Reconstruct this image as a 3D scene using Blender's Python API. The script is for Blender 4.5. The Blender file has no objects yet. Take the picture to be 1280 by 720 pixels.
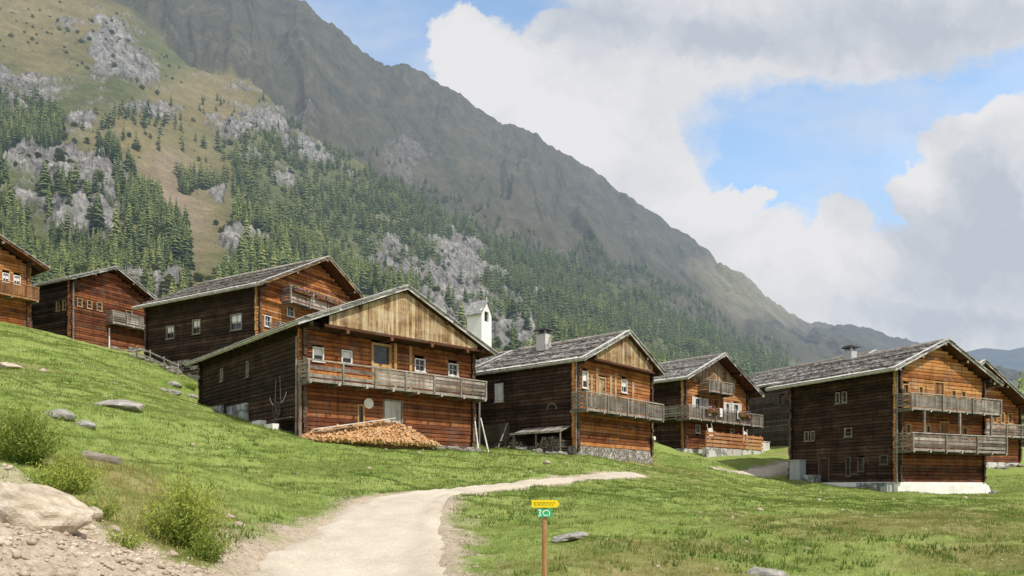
import bpy, math, random
import numpy as np
from mathutils import Vector, Matrix, noise as mnoise
random.seed(7); rng = np.random.default_rng(7)
S = bpy.context.scene
COL = S.collection
R = math.radians
FOC = 900.0      # focal length in pixels of a 1280 wide frame, horizon at row 610

# ------------------------------------------------------------------ basics
def link(o, parent=None):
    COL.objects.link(o)
    if parent is not None: o.parent = parent
    return o
def tag(o, label=None, cat=None, group=None, kind=None):
    if label: o['label'] = label
    if cat: o['category'] = cat
    if group: o['group'] = group
    if kind: o['kind'] = kind
    return o
def empty(name, loc, rz=0, parent=None):
    o = bpy.data.objects.new(name, None); o.empty_display_size = .3
    o.location = loc; o.rotation_euler = (0, 0, rz)
    return link(o, parent)

class MB:
    """collects polygons with one tint value each"""
    def __init__(s): s.v = []; s.f = []; s.t = []
    def poly(s, pts, t=.5):
        n = len(s.v); s.v.extend([tuple(p) for p in pts]); s.f.append(tuple(range(n, n+len(pts)))); s.t.append(t)
    def hexa(s, b, tp, t=.5, endt=None):
        """b, tp: four bottom and four top points in the same turn order"""
        n = len(s.v); s.v.extend([tuple(p) for p in b]); s.v.extend([tuple(p) for p in tp])
        F = [(3,2,1,0),(4,5,6,7),(0,1,5,4),(1,2,6,5),(2,3,7,6),(3,0,4,7)]
        for k, f in enumerate(F):
            s.f.append(tuple(n+i for i in f))
            s.t.append(t if (endt is None or k not in (3, 5)) else endt)
    def box(s, x0, x1, y0, y1, z0, z1, t=.5):
        s.hexa([(x0,y0,z0),(x1,y0,z0),(x1,y1,z0),(x0,y1,z0)], [(x0,y0,z1),(x1,y0,z1),(x1,y1,z1),(x0,y1,z1)], t)
    def beam(s, a, b, w, h, t=.5, up=(0,0,1), endt=None):
        a = Vector(a); b = Vector(b); d = (b-a).normalized(); up = Vector(up)
        sd = d.cross(up)
        if sd.length < 1e-4: sd = d.cross(Vector((1,0,0)))
        sd.normalize(); u = sd.cross(d).normalized()
        def ring(p): return [p-sd*w/2-u*h/2, p+sd*w/2-u*h/2, p+sd*w/2+u*h/2, p-sd*w/2+u*h/2]
        ra, rb = ring(a), ring(b); n = len(s.v)
        s.v.extend([tuple(p) for p in ra+rb])
        for k, f in enumerate([(3,2,1,0),(4,5,6,7),(0,1,5,4),(1,2,6,5),(2,3,7,6),(3,0,4,7)]):
            s.f.append(tuple(n+i for i in f)); s.t.append(endt if (endt is not None and k < 2) else t)
    def tube(s, a, b, r0, r1=None, n=8, t=.5, capt=None):
        r1 = r0 if r1 is None else r1
        a = Vector(a); b = Vector(b); d = (b-a).normalized()
        q = d.orthogonal().normalized(); w = d.cross(q)
        m = len(s.v)
        for p, r in ((a, r0), (b, r1)):
            for k in range(n):
                an = 2*math.pi*k/n; s.v.append(tuple(p+(q*math.cos(an)+w*math.sin(an))*r))
        for k in range(n):
            s.f.append((m+k, m+(k+1)%n, m+n+(k+1)%n, m+n+k)); s.t.append(t)
        s.f.append(tuple(m+k for k in reversed(range(n)))); s.t.append(t if capt is None else capt)
        s.f.append(tuple(m+n+k for k in range(n))); s.t.append(t if capt is None else capt)
    def build(s, name, mat, parent=None, smooth=False):
        me = bpy.data.meshes.new(name); me.from_pydata(s.v, [], s.f)
        a = me.attributes.new('tint', 'FLOAT', 'FACE'); a.data.foreach_set('value', s.t)
        me.materials.append(mat)
        if smooth: me.shade_smooth()
        me.update()
        return link(bpy.data.objects.new(name, me), parent)

def np_mesh(name, V, Fq, mat, tint=None, cols=None, smooth=False, parent=None):
    """V (n,3); Fq (m,k) constant k faces"""
    me = bpy.data.meshes.new(name); k = Fq.shape[1]
    me.vertices.add(len(V)); me.vertices.foreach_set('co', np.ascontiguousarray(V, np.float32).ravel())
    me.loops.add(Fq.size); me.loops.foreach_set('vertex_index', np.ascontiguousarray(Fq, np.int32).ravel())
    me.polygons.add(len(Fq)); me.polygons.foreach_set('loop_start', np.arange(0, Fq.size, k, dtype=np.int32))
    me.update(calc_edges=True)
    if smooth: me.shade_smooth()
    if tint is not None:
        a = me.attributes.new('tint', 'FLOAT', 'POINT'); a.data.foreach_set('value', np.ascontiguousarray(tint, np.float32))
    for nm, c in (cols or {}).items():
        a = me.attributes.new(nm, 'FLOAT_COLOR', 'POINT'); a.data.foreach_set('color', np.ascontiguousarray(c, np.float32).ravel())
    me.materials.append(mat)
    return link(bpy.data.objects.new(name, me), parent)

# ------------------------------------------------------------------ noise in numpy
_P = rng.permutation(4096)
def _h(i, j): return _P[(_P[i & 4095] + j) & 4095]/4095.0
def vnoise(x, y):
    xi = np.floor(x).astype(np.int64); yi = np.floor(y).astype(np.int64); fx = x-xi; fy = y-yi
    fx = fx*fx*fx*(fx*(fx*6-15)+10); fy = fy*fy*fy*(fy*(fy*6-15)+10)
    a = _h(xi, yi); b = _h(xi+1, yi); c = _h(xi, yi+1); d = _h(xi+1, yi+1)
    return (a+(b-a)*fx)*(1-fy)+(c+(d-c)*fx)*fy
def fbm(x, y, o=4, g=.5):
    s = 0; a = 1; n = 0
    for k in range(o):
        s = s+a*vnoise(x*2**k+17.3*k, y*2**k+9.1*k); n += a; a *= g
    return s/n
def ridged(x, y, o=4, g=.5):
    s = 0; a = 1; n = 0
    for k in range(o):
        s = s+a*(1-np.abs(2*vnoise(x*2**k+7.7*k, y*2**k+3.1*k)-1)); n += a; a *= g
    return s/n
def sstep(a, b, x):
    t = np.clip((x-a)/(b-a), 0, 1); return t*t*(3-2*t)

# ------------------------------------------------------------------ materials
def new_mat(name):
    m = bpy.data.materials.new(name); m.use_nodes = True
    nt = m.node_tree; nt.nodes.clear()
    return m, nt
class NT:
    def __init__(s, nt): s.nt = nt
    def n(s, typ, ins=None, **kw):
        nd = s.nt.nodes.new(typ)
        for k, v in kw.items(): setattr(nd, k, v)
        for k, v in (ins or {}).items():
            if isinstance(v, bpy.types.NodeSocket): s.nt.links.new(v, nd.inputs[k])
            else: nd.inputs[k].default_value = v
        return nd
    def math(s, op, a, b=0., c=0., clamp=False):
        return s.n('ShaderNodeMath', {0: a, 1: b, 2: c}, operation=op, use_clamp=clamp).outputs[0]
    def mix(s, f, a, b, mode='MIX'):
        nd = s.nt.nodes.new('ShaderNodeMix'); nd.data_type = 'RGBA'; nd.blend_type = mode
        for i, v in ((0, f), (6, a), (7, b)):
            if isinstance(v, bpy.types.NodeSocket): s.nt.links.new(v, nd.inputs[i])
            else: nd.inputs[i].default_value = v if i == 0 else (tuple(v)+(1,) if len(v) == 3 else v)
        return nd.outputs[2]
    def ramp(s, f, stops):
        nd = s.nt.nodes.new('ShaderNodeValToRGB'); el = nd.color_ramp.elements
        while len(el) < len(stops): el.new(.5)
        for e, (p, c) in zip(el, stops):
            e.position = p; e.color = tuple(c)+(1,) if len(c) == 3 else c
        s.nt.links.new(f, nd.inputs[0]); return nd.outputs[0]
    def noise(s, vec, scale, detail=4, rough=.55, dist=0.):
        return s.n('ShaderNodeTexNoise', {'Vector': vec, 'Scale': scale, 'Detail': detail, 'Roughness': rough, 'Distortion': dist}).outputs[0]
    def mapv(s, vec, sc): return s.n('ShaderNodeMapping', {'Vector': vec, 'Scale': sc}).outputs[0]
    def attr(s, name): return s.n('ShaderNodeAttribute', attribute_name=name)
    def bsdf(s, col, rough=.9, bump=None, bstr=.3, bdist=.02, spec=.2):
        ins = {'Base Color': col if isinstance(col, bpy.types.NodeSocket) else tuple(col)+(1,), 'Roughness': rough, 'Specular IOR Level': spec}
        if bump is not None:
            ins['Normal'] = s.n('ShaderNodeBump', {'Height': bump, 'Strength': bstr, 'Distance': bdist}).outputs[0]
        return s.n('ShaderNodeBsdfPrincipled', ins).outputs[0]
    def out(s, sh): s.n('ShaderNodeOutputMaterial', {'Surface': sh})
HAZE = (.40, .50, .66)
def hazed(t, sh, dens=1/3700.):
    """painted aerial haze: a bluish glow mixed into the shader, stronger farther from origin"""
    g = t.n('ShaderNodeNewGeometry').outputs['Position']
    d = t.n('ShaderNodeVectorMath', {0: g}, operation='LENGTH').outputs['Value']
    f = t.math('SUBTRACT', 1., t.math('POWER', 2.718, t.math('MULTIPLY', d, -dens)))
    em = t.n('ShaderNodeEmission', {'Color': HAZE+(1,), 'Strength': .8}).outputs[0]  # emission painted onto distant surfaces as their veil of haze
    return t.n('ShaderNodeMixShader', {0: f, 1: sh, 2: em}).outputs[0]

def wood(name, stops, sc=(.9, .9, 14), rough=.85, stain=.5, bd=.02, streak=.75, silver=.45):
    m, nt = new_mat(name); t = NT(nt)
    co = t.n('ShaderNodeTexCoord').outputs['Object']
    grain = t.noise(t.mapv(co, sc), 1., 6, .65)
    blot = t.noise(t.mapv(co, (.8, .8, 1.6)), 1., 5, .6)
    fine = t.noise(t.mapv(co, tuple(c*4 for c in sc)), 1., 3, .6)
    tint = t.attr('tint').outputs['Fac']
    f = t.math('ADD', t.math('MULTIPLY', grain, .45), t.math('MULTIPLY', tint, .55))
    f = t.math('ADD', f, t.math('MULTIPLY', t.math('SUBTRACT', blot, .5), stain))
    f = t.math('ADD', f, t.math('MULTIPLY', t.math('SUBTRACT', fine, .5), .45), clamp=True)
    c = t.ramp(f, stops)
    # rain streaks and silvered patches
    st = t.noise(t.mapv(co, (4.5, 4.5, .55)), 1., 4, .6)
    c = t.mix(t.n('ShaderNodeMapRange', {'Value': st, 'From Min': .5, 'From Max': .72, 'To Min': 0., 'To Max': streak}).outputs[0], c, tuple(x*.35 for x in stops[1][1]))
    sv = t.noise(t.mapv(co, (.55, .55, 1.1)), 1.7, 5, .65)
    lum = sum(stops[2][1] if len(stops) > 2 else stops[1][1])/3
    c = t.mix(t.n('ShaderNodeMapRange', {'Value': sv, 'From Min': .5, 'From Max': .74, 'To Min': 0., 'To Max': silver}).outputs[0], c, (lum*1.25, lum*1.15, lum*1.05))
    t.out(t.bsdf(c, rough, t.math('ADD', grain, fine), .5, bd))
    return m
M = {}
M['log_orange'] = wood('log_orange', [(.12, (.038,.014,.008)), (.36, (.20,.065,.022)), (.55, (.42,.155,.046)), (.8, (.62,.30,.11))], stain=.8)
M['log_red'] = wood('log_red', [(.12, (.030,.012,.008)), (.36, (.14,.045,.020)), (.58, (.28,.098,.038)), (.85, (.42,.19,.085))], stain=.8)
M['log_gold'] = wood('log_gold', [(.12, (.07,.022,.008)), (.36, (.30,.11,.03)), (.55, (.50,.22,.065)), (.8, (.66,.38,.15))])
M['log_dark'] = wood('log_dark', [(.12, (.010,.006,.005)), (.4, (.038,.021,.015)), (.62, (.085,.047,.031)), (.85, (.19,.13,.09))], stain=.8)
M['log_grey'] = wood('log_grey', [(.12, (.03,.024,.022)), (.4, (.085,.066,.056)), (.62, (.15,.12,.10)), (.85, (.26,.23,.20))])
M['board_tan'] = wood('board_tan', [(.15, (.07,.035,.018)), (.38, (.27,.165,.08)), (.56, (.46,.33,.18)), (.8, (.64,.52,.34))], (13, 13, .8), stain=1.0, streak=.9)
M['board_brown'] = wood('board_brown', [(.15, (.05,.022,.012)), (.4, (.17,.075,.032)), (.6, (.30,.145,.06)), (.85, (.42,.25,.12))], (13, 13, .8))
M['rail_grey'] = wood('rail_grey', [(.12, (.045,.036,.030)), (.4, (.16,.135,.112)), (.62, (.30,.265,.225)), (.85, (.50,.465,.41))], (1.5, 1.5, 12), stain=.7)
M['shingle'] = wood('shingle', [(.10, (.05,.047,.044)), (.38, (.16,.15,.142)), (.62, (.29,.275,.26)), (.9, (.56,.55,.53))], (6, 3, 6), stain=.45)
M['eave_wood'] = wood('eave_wood', [(.1, (.28,.27,.255)), (.45, (.5,.485,.46)), (.8, (.70,.68,.65))], (1, 1, 8), stain=.3)
M['beam_dark'] = wood('beam_dark', [(.1, (.03,.013,.008)), (.45, (.10,.04,.02)), (.8, (.20,.09,.045))], (3, 3, 9))
M['beam_end'] = wood('beam_end', [(.1, (.4,.37,.33)), (.8, (.75,.7,.62))], (3, 3, 3))
M['frame_white'] = wood('frame_white', [(.1, (.50,.46,.40)), (.8, (.80,.78,.72))], (3, 3, 9), stain=.3)
M['frame_wood'] = wood('frame_wood', [(.1, (.28,.15,.05)), (.5, (.48,.29,.11)), (.8, (.62,.42,.2))], (4, 4, 4), stain=.3)
M['fence_orange'] = wood('fence_orange', [(.1, (.16,.05,.02)), (.5, (.42,.17,.06)), (.8, (.60,.33,.16))], (3, 3, 8))
M['firewood'] = wood('firewood', [(.1, (.26,.12,.045)), (.45, (.54,.30,.13)), (.8, (.74,.50,.27))], (9, 9, 9), stain=.2)
M['post_wood'] = wood('post_wood', [(.1, (.22,.10,.035)), (.5, (.42,.22,.09)), (.8, (.56,.36,.18))], (30, 30, 2), stain=.3)
def glass():
    m, nt = new_mat('window_glass'); t = NT(nt)
    g = t.n('ShaderNodeTexCoord').outputs['Object']
    c = t.ramp(t.noise(g, 3., 2), [(.35, (.012,.013,.014)), (.7, (.05,.055,.06))])
    t.out(t.bsdf(c, .12, spec=.6)); return m
M['glass'] = glass()
def stone(name, c0, c1, c2, sc=3., bump=.7):
    m, nt = new_mat(name); t = NT(nt)
    co = t.n('ShaderNodeTexCoord').outputs['Object']
    w = t.n('ShaderNodeVectorMath', {0: co, 1: t.n('ShaderNodeTexNoise', {'Vector': co, 'Scale': 2.}).outputs['Color']}, operation='ADD').outputs[0]
    vo = t.n('ShaderNodeTexVoronoi', {'Vector': w, 'Scale': sc})
    no = t.noise(co, 9., 5, .65); big = t.noise(co, 1.2, 3)
    f = t.math('ADD', t.math('MULTIPLY', t.n('ShaderNodeSeparateColor', {0: vo.outputs['Color']}).outputs[0], .35), t.math('MULTIPLY', t.math('ADD', no, big), .34), clamp=True)
    c = t.ramp(f, [(.15, c0), (.45, c1), (.8, c2)])
    e = t.n('ShaderNodeTexVoronoi', {'Vector': w, 'Scale': sc}, feature='DISTANCE_TO_EDGE').outputs[0]
    gap = t.math('MULTIPLY', e, 9., clamp=True)
    c = t.mix(gap, tuple(x*.45 for x in c0), c)
    t.out(t.bsdf(c, .95, t.math('ADD', gap, no), bump, .05)); return m
M['fieldstone'] = stone('fieldstone', (.16,.14,.12), (.34,.31,.27), (.56,.53,.48))
M['plaster'] = stone('rough_plaster', (.42,.40,.36), (.56,.53,.49), (.68,.66,.62), .8, .2)
M['plaster_shade'] = stone('grey_plaster', (.26,.27,.28), (.40,.41,.42), (.52,.53,.54), .8, .2)
M['slate'] = stone('slate_roof', (.20,.20,.20), (.34,.34,.34), (.50,.50,.49), 4., .4)
def rockmat(name, c0, c1, c2, sc=2.2):
    m, nt = new_mat(name); t = NT(nt)
    co = t.n('ShaderNodeTexCoord').outputs['Object']
    a = t.noise(co, sc, 8, .65, .4); b = t.noise(co, sc*7, 5, .7)
    f = t.math('ADD', t.math('MULTIPLY', a, .7), t.math('MULTIPLY', b, .3))
    c = t.ramp(f, [(.33, c0), (.5, c1), (.66, c2)])
    t.out(t.bsdf(c, .95, t.math('ADD', a, t.math('MULTIPLY', b, .4)), .8, .06)); return m
M['rock_tan'] = rockmat('rock_tan', (.27,.22,.16), (.50,.42,.32), (.70,.63,.52), 3.2)
M['rock_grey'] = rockmat('rock_grey', (.14,.13,.12), (.32,.30,.27), (.52,.50,.46))
M['gravel'] = rockmat('gravel', (.26,.20,.14), (.46,.38,.29), (.66,.58,.48), 1.4)
def flat(name, c, rough=.6, var=.15):
    m, nt = new_mat(name); t = NT(nt)
    n_ = t.noise(t.n('ShaderNodeTexCoord').outputs['Object'], 6., 4)
    col = t.mix(n_, tuple(x*(1-var) for x in c), tuple(min(1, x*(1+var)) for x in c))
    t.out(t.bsdf(col, rough)); return m
M['whitewash'] = flat('whitewash', (.83,.81,.78), .9, .08)
M['sign_yellow'] = flat('sign_yellow', (.86,.66,.02), .45, .08)
M['sign_green'] = flat('sign_green', (.03,.42,.16), .45, .1)
M['sign_black'] = flat('sign_lettering', (.10,.08,.01), .6)
M['sign_white'] = flat('sign_symbol', (.75,.85,.72), .5)
M['iron'] = flat('black_iron', (.03,.03,.032), .5)
M['cloth_white'] = flat('white_cloth', (.78,.77,.74), .9)
M['petal_red'] = flat('red_petals', (.42,.05,.06), .8, .5)
M['petal_violet'] = flat('violet_petals', (.30,.20,.38), .8, .5)
M['metal_grey'] = flat('galvanised_metal', (.42,.44,.46), .45, .2)
M['disc'] = flat('pale_disc', (.78,.76,.70), .6)
def leafmat(name, lo, hi, haze=False, transl=.25):
    m, nt = new_mat(name); t = NT(nt)
    tint = t.attr('tint').outputs['Fac']
    c = t.mix(tint, lo, hi)
    sh = t.bsdf(c, .8, spec=.15)
    tr = t.n('ShaderNodeBsdfTranslucent', {'Color': c}).outputs[0]
    sh = t.n('ShaderNodeMixShader', {0: transl, 1: sh, 2: tr}).outputs[0]
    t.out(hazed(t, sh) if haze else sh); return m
M['grass'] = leafmat('grass_blades', (.155,.215,.045), (.43,.46,.16), transl=.5)
M['weed'] = leafmat('weed_leaves', (.09,.16,.03), (.24,.32,.08), transl=.4)
M['bush'] = leafmat('bush_leaves', (.09,.16,.025), (.52,.58,.13), transl=.5)
M['dry'] = leafmat('dry_stalks', (.22,.17,.05), (.50,.42,.16), transl=.4)
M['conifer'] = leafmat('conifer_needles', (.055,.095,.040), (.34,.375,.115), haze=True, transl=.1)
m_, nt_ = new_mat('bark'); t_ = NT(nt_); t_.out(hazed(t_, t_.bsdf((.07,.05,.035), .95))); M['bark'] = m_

# ------------------------------------------------------------------ lay of the land
CP = [ # (column, row, distance) sight marks on the ground
 (378,549,34.4),(592,562,41.4),(250,518,44.8),(430,536,47),(480,556,37.5),
 (183,452,56),(88,425,60),(181,440,66),(38,416,62.5),(35,411,56),(-150,385,48.4),(215,472,50),
 (720,568,41),(813,580,47.3),(596,558,46),(857,564,57),(932,562,63.8),(740,540,54),
 (1124,615,43.8),(1185,621,45.6),(1238,615,48),(993,598,51.4),(950,557,68),(1040,565,60),(1151,587,56),(1250,584,60),(1330,588,63),
 (430,725,13),(560,640,20),(650,603,29),(790,593,36),(680,742,11.4),(640,700,13.4),(1000,722,13),(1280,716,13),(1280,640,25),
 (900,612,36),(1000,640,24),(820,655,19.5),(1150,625,36),(1400,600,45),(720,588,35),
 (0,500,22),(0,415,45),(150,505,28),(130,588,16),(250,562,26),(300,640,17),(20,572,14),(190,462,50),(236,505,44),(100,455,40),(60,480,30),
 (360,690,14),(-100,640,9.5),(50,660,9),(0,700,8),(150,705,9.5),(250,710,11.5),(220,668,12.5),(-300,560,14),(-300,430,30),
 (640,505,100),(1280,560,100),(0,395,100),(300,430,100),(900,530,100),(-500,380,100),(1900,560,100),(1700,600,40),(1700,680,14)]
_c = [((a-640)/FOC*d, d, (610-b)/FOC*d) for a, b, d in CP]
_c += [(0,0,-1.65),(0,4,-1.65),(-4,4,-1.35),(5,5,-1.7),(0,-12,-1.8),(-12,-10,-.6),(12,-10,-2.),(-3,8.5,-1.45)]
_c = np.array(_c)
def _k(d2): return .5*d2*np.log(d2+1e-9)
_n = len(_c); _D = ((_c[:, None, :2]-_c[None, :, :2])**2).sum(-1)/400.
_K = _k(_D)+np.eye(_n)*.004
_Pm = np.c_[np.ones(_n), _c[:, :2]/20]
_W = np.linalg.solve(np.block([[_K, _Pm], [_Pm.T, np.zeros((3, 3))]]), np.r_[_c[:, 2], np.zeros(3)])
def G(x, y):
    x = np.asarray(x, float); y = np.asarray(y, float); sh = np.broadcast(x, y).shape
    x = np.broadcast_to(x, sh).ravel(); y = np.broadcast_to(y, sh).ravel()
    z = np.empty(len(x))
    for i in range(0, len(x), 20000):
        xx = x[i:i+20000]; yy = y[i:i+20000]
        d2 = ((xx[:, None]-_c[:, 0])**2+(yy[:, None]-_c[:, 1])**2)/400.
        z[i:i+20000] = _k(d2)@_W[:_n]+_W[_n]+_W[_n+1]*xx/20+_W[_n+2]*yy/20
    return z.reshape(sh)
def g1(x, y): return float(G(np.array([x]), np.array([y]))[0])
def on_ground(px, py, y0=5., y1=95.):
    ys = np.arange(y0, y1, .1); u = (px-640)/FOC
    e = G(u*ys, ys)/ys-(610-py)/FOC
    k = np.argmax(e > 0) if (e > 0).any() else len(ys)-1
    y = ys[k]; return Vector((u*y, y, g1(u*y, y)))

# path centre line (left edge, right edge sight marks)
PE = [((270,722),(566,720)),((318,694),(564,692)),((376,664),(558,662)),((420,641),(556,642)),((452,625),(562,628)),((500,616),(582,618.5)),((560,610),(613,614)),((612,604.5),(655,609.5)),((660,599.5),(700,604.5)),((705,597),(744,601)),((760,593.8),(797,593.5))]
pl = [(on_ground(*a), on_ground(*b)) for a, b in PE]
cen = [((a.x+b.x)/2, (a.y+b.y)/2) for a, b in pl]; hwid = [max(.55, (a-b).length/2*(.96 if k_ < 5 else .6)) for k_, (a, b) in enumerate(pl)]
p0 = cen[0]; cen = [(.2, -11), (.1, -2), (-.6, 5), (-1.6, 9.5)]+cen; hwid = [1.7, 1.7, 1.6, 1.6]+hwid
e_ = cen[-1]; cen += [(e_[0]+1.2, e_[1]+1.2)]; hwid += [.3]
def catmull(P, n):
    P = np.array(P, float); out = []
    Q = np.vstack([2*P[0]-P[1], P, 2*P[-1]-P[-2]])
    for i in range(1, len(Q)-2):
        for t in np.linspace(0, 1, n, endpoint=False):
            a, b, c, d = Q[i-1:i+3]
            out.append(.5*((2*b)+(-a+c)*t+(2*a-5*b+4*c-d)*t*t+(-a+3*b-3*c+d)*t**3))
    return np.array(out)
PC = catmull([c+(w,) for c, w in zip(cen, hwid)], 14)
for _ in range(6): PC[1:-1] = (PC[:-2]+2*PC[1:-1]+PC[2:])/4
a_, b_ = on_ground(905, 587), on_ground(992, 581)
PC2 = catmull([(a_.x-1, a_.y-.5, .3), (a_.x+1.5, a_.y, .7), ((a_.x+b_.x)/2+.5, (a_.y+b_.y)/2, .9), (b_.x, b_.y, 1.0), (b_.x+3, b_.y+1, 1.)], 10)
def path_r(x, y, P=PC):
    """distance to the path centre over its half width"""
    x = np.asarray(x, float).ravel(); y = np.asarray(y, float).ravel(); out = np.full(len(x), 9.)
    for i in range(0, len(x), 20000):
        d = np.sqrt((x[i:i+20000, None]-P[:, 0])**2+(y[i:i+20000, None]-P[:, 1])**2)/P[:, 2]
        out[i:i+20000] = d.min(1)
    return out
def scree_m(x, y):
    """bare gravel bank left of the path"""
    x = np.asarray(x, float); y = np.asarray(y, float)
    n_ = (fbm(x*.9, y*.9, 4)-.5)*1.8
    d = (-3.9-(12.3-y)*-.05)-x                      # left of this line
    edge = 11.2+.55*(x+5.)*-1*.62+n_                # and nearer than this
    return sstep(-.3, .5, edge-y)*sstep(-.6, .6, d+n_*.6+1.8)
def micro(x, y):
    return (fbm(x*.35, y*.35, 3)-.5)*.5+(fbm(x*1.3, y*1.3, 3)-.5)*.16+(fbm(x*5, y*5, 2)-.5)*.05
HOUSE_RECT = []   # filled below: (ax, ay, yaw, w, L)
def ground_z(x, y):
    x = np.asarray(x, float); y = np.asarray(y, float)
    r = np.minimum(path_r(x, y), path_r(x, y, PC2)).reshape(x.shape)
    z = G(x, y)+micro(x, y)*sstep(.8, 1.6, r)*(1-.5*sstep(60, 90, y))
    z = z+(fbm(x*.22, z*2.4, 3)-.5)*.30*sstep(0, -6, x)*sstep(1.3, 2.2, r)-.16*(1-sstep(.7, 1.02, r))
    sc = scree_m(x, y)
    return z+sc*(ridged(x*1.1, y*1.1, 3)-.6)*.28
def gz(x, y): return float(ground_z(np.array([x]), np.array([y]))[0])

# houses: name -> yaw, sight mark of the near left corner, distance, plan and roof sizes
HS = dict(
 C=dict(yaw=41.9, p=(378,549), Y=34.4, w=10.43, L=13.9, rx=.502, zr=8.04, tn=.454, of=1.12, os=.75, ob=.5),
 B=dict(yaw=61.1, p=(323,440), Y=50, w=11.63, L=12.3, rx=.504, zr=8.06, tn=.547, of=1.01, os=.76, ob=.5),
 A=dict(yaw=62.9, p=(88.6,425), Y=60, w=6.9, L=5.45, rx=.512, zr=6.93, tn=.491, of=.8, os=.44, ob=.3),
 D=dict(yaw=49.1, p=(720,568), Y=41, w=8.37, L=7.86, rx=.532, zr=7.62, tn=.476, of=.8, os=.35, ob=.2),
 E=dict(yaw=43.4, p=(855,562), Y=57, w=9.9, L=9, rx=.46, zr=8.03, tn=.454, of=1.02, os=1.06, ob=.7),
 F=dict(yaw=25.7, p=(1122,613), Y=44, w=8.48, L=8.24, rx=.46, zr=9.43, tn=.432, of=.6, os=1.05, ob=1.35),
 G=dict(yaw=26, p=(1040,560), Y=62, w=9, L=13, rx=.5, zr=8.6, tn=.45, of=.8, os=.8, ob=.8),
 H=dict(yaw=26, p=(1151,585), Y=56, w=13, L=9, rx=.5, zr=8.7, tn=.5, of=1., os=1., ob=.6),
 Z=dict(yaw=57, p=(-150,380), Y=48.4, w=9, L=10, rx=.5, zr=7.3, tn=.47, of=1.1, os=1., ob=.6),
 I=dict(yaw=49, p=(592,540), Y=60, w=8, L=8, rx=.5, zr=7.2, tn=.45, of=.8, os=.8, ob=.6))
for h in HS.values():
    Y = h['Y']; h['o'] = Vector(((h['p'][0]-640)/FOC*Y, Y, (610-h['p'][1])/FOC*Y)); h['r'] = R(h['yaw'])
    HOUSE_RECT.append((h['o'].x, h['o'].y, h['r'], h['w'], h['L']))
def in_house(x, y, pad=.15):
    x = np.asarray(x, float); y = np.asarray(y, float); m = np.zeros(x.shape, bool)
    for ax, ay, r, w, L in HOUSE_RECT:
        c, s = math.cos(r), math.sin(r); lx = (x-ax)*c+(y-ay)*s; ly = -(x-ax)*s+(y-ay)*c
        m |= (lx > -pad) & (lx < w+pad) & (ly > -pad) & (ly < L+pad)
    return m

def ground_mat():
    m, nt = new_mat('meadow_turf'); t = NT(nt)
    co = t.n('ShaderNodeTexCoord').outputs['Object']
    big = t.noise(co, .16, 5, .6); mid = t.noise(co, .9, 5, .65); fine = t.noise(co, 7., 5, .7); vf = t.noise(co, 30., 3, .7)
    f = t.math('ADD', t.math('MULTIPLY', big, .4), t.math('ADD', t.math('MULTIPLY', mid, .35), t.math('MULTIPLY', fine, .3)))
    g = t.ramp(f, [(.38, (.12,.18,.035)), (.50, (.205,.275,.062)), (.60, (.28,.335,.095)), (.70, (.36,.345,.15))])
    g = t.mix(t.math('MULTIPLY', t.math('SUBTRACT', vf, .5), 1.6, clamp=True), g, (.28,.30,.10))
    sep = t.n('ShaderNodeSeparateColor', {0: t.attr('mask').outputs['Color']})
    grv = t.ramp(t.math('ADD', t.math('MULTIPLY', fine, .5), t.math('MULTIPLY', vf, .5)), [(.35, (.26,.20,.14)), (.5, (.44,.36,.27)), (.66, (.62,.54,.44))])
    dry = t.ramp(t.math('ADD', t.math('MULTIPLY', mid, .5), t.math('MULTIPLY', fine, .5)), [(.36, (.16,.17,.05)), (.5, (.28,.24,.10)), (.66, (.40,.31,.18))])
    g = t.mix(sep.outputs[1], g, dry)
    c = t.mix(sep.outputs[0], g, grv)
    t.out(t.bsdf(c, .95, t.math('ADD', fine, t.math('ADD', mid, vf)), .6, .08)); return m
ys = [-14.]
while ys[-1] < 122: ys.append(ys[-1]+.10+.0125*abs(ys[-1]-13))
ys = np.array(ys); sx = np.linspace(-1, 1, 620)
XX, YY = np.meshgrid(9*np.sinh(sx*3.4)/1.0, ys)
ZZ = ground_z(XX, YY)
ZZ = ZZ-.25*in_house(XX, YY, -.35)
dm = np.zeros(XX.shape+(4,), np.float32)
rr = np.minimum(path_r(XX, YY), path_r(XX, YY, PC2)).reshape(XX.shape)
PX = 640+FOC*XX/np.maximum(YY, 1)
def blob(x, y, cx, cy, rx, ry): return np.clip(1-np.sqrt(((x-cx)/rx)**2+((y-cy)/ry)**2), 0, 1)
nz = fbm(XX*1.2, YY*1.2, 4)
dm[..., 0] = np.clip(np.maximum(scree_m(XX, YY), sstep(1.55, 1.0, rr+(nz-.5)*1.1)), 0, 1)
drywhere = [(2.8, 13.2, 4.5, 3.5), (10., 20, 6, 6), (-6.5, 13, 3., 3), (3.5, 16, 3, 1.5), (-8.5, 15.5, 3, 3), (14, 22, 3, 3), (9.5, 15, 3, 3)]
dd = np.zeros(XX.shape)
for b in drywhere: dd = np.maximum(dd, blob(XX, YY, *b))
dm[..., 1] = np.clip(sstep(.15, .7, dd+(fbm(XX*.7+5, YY*.7, 4)-.5)*.9)*.8+.5*sstep(.62, .72, fbm(XX*.12, YY*.12+3, 4)), 0, 1)
dm[..., 3] = 1
def grid_faces(nr, nc):
    i = np.arange(nr*nc).reshape(nr, nc)
    return np.stack([i[:-1, :-1], i[:-1, 1:], i[1:, 1:], i[1:, :-1]], -1).reshape(-1, 4)
gm = ground_mat(); M['ground'] = gm
gro = np_mesh('meadow_ground', np.stack([XX, YY, ZZ], -1).reshape(-1, 3), grid_faces(*XX.shape), gm, cols={'mask': dm.reshape(-1, 4)}, smooth=True)
tag(gro, kind='structure')

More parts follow.
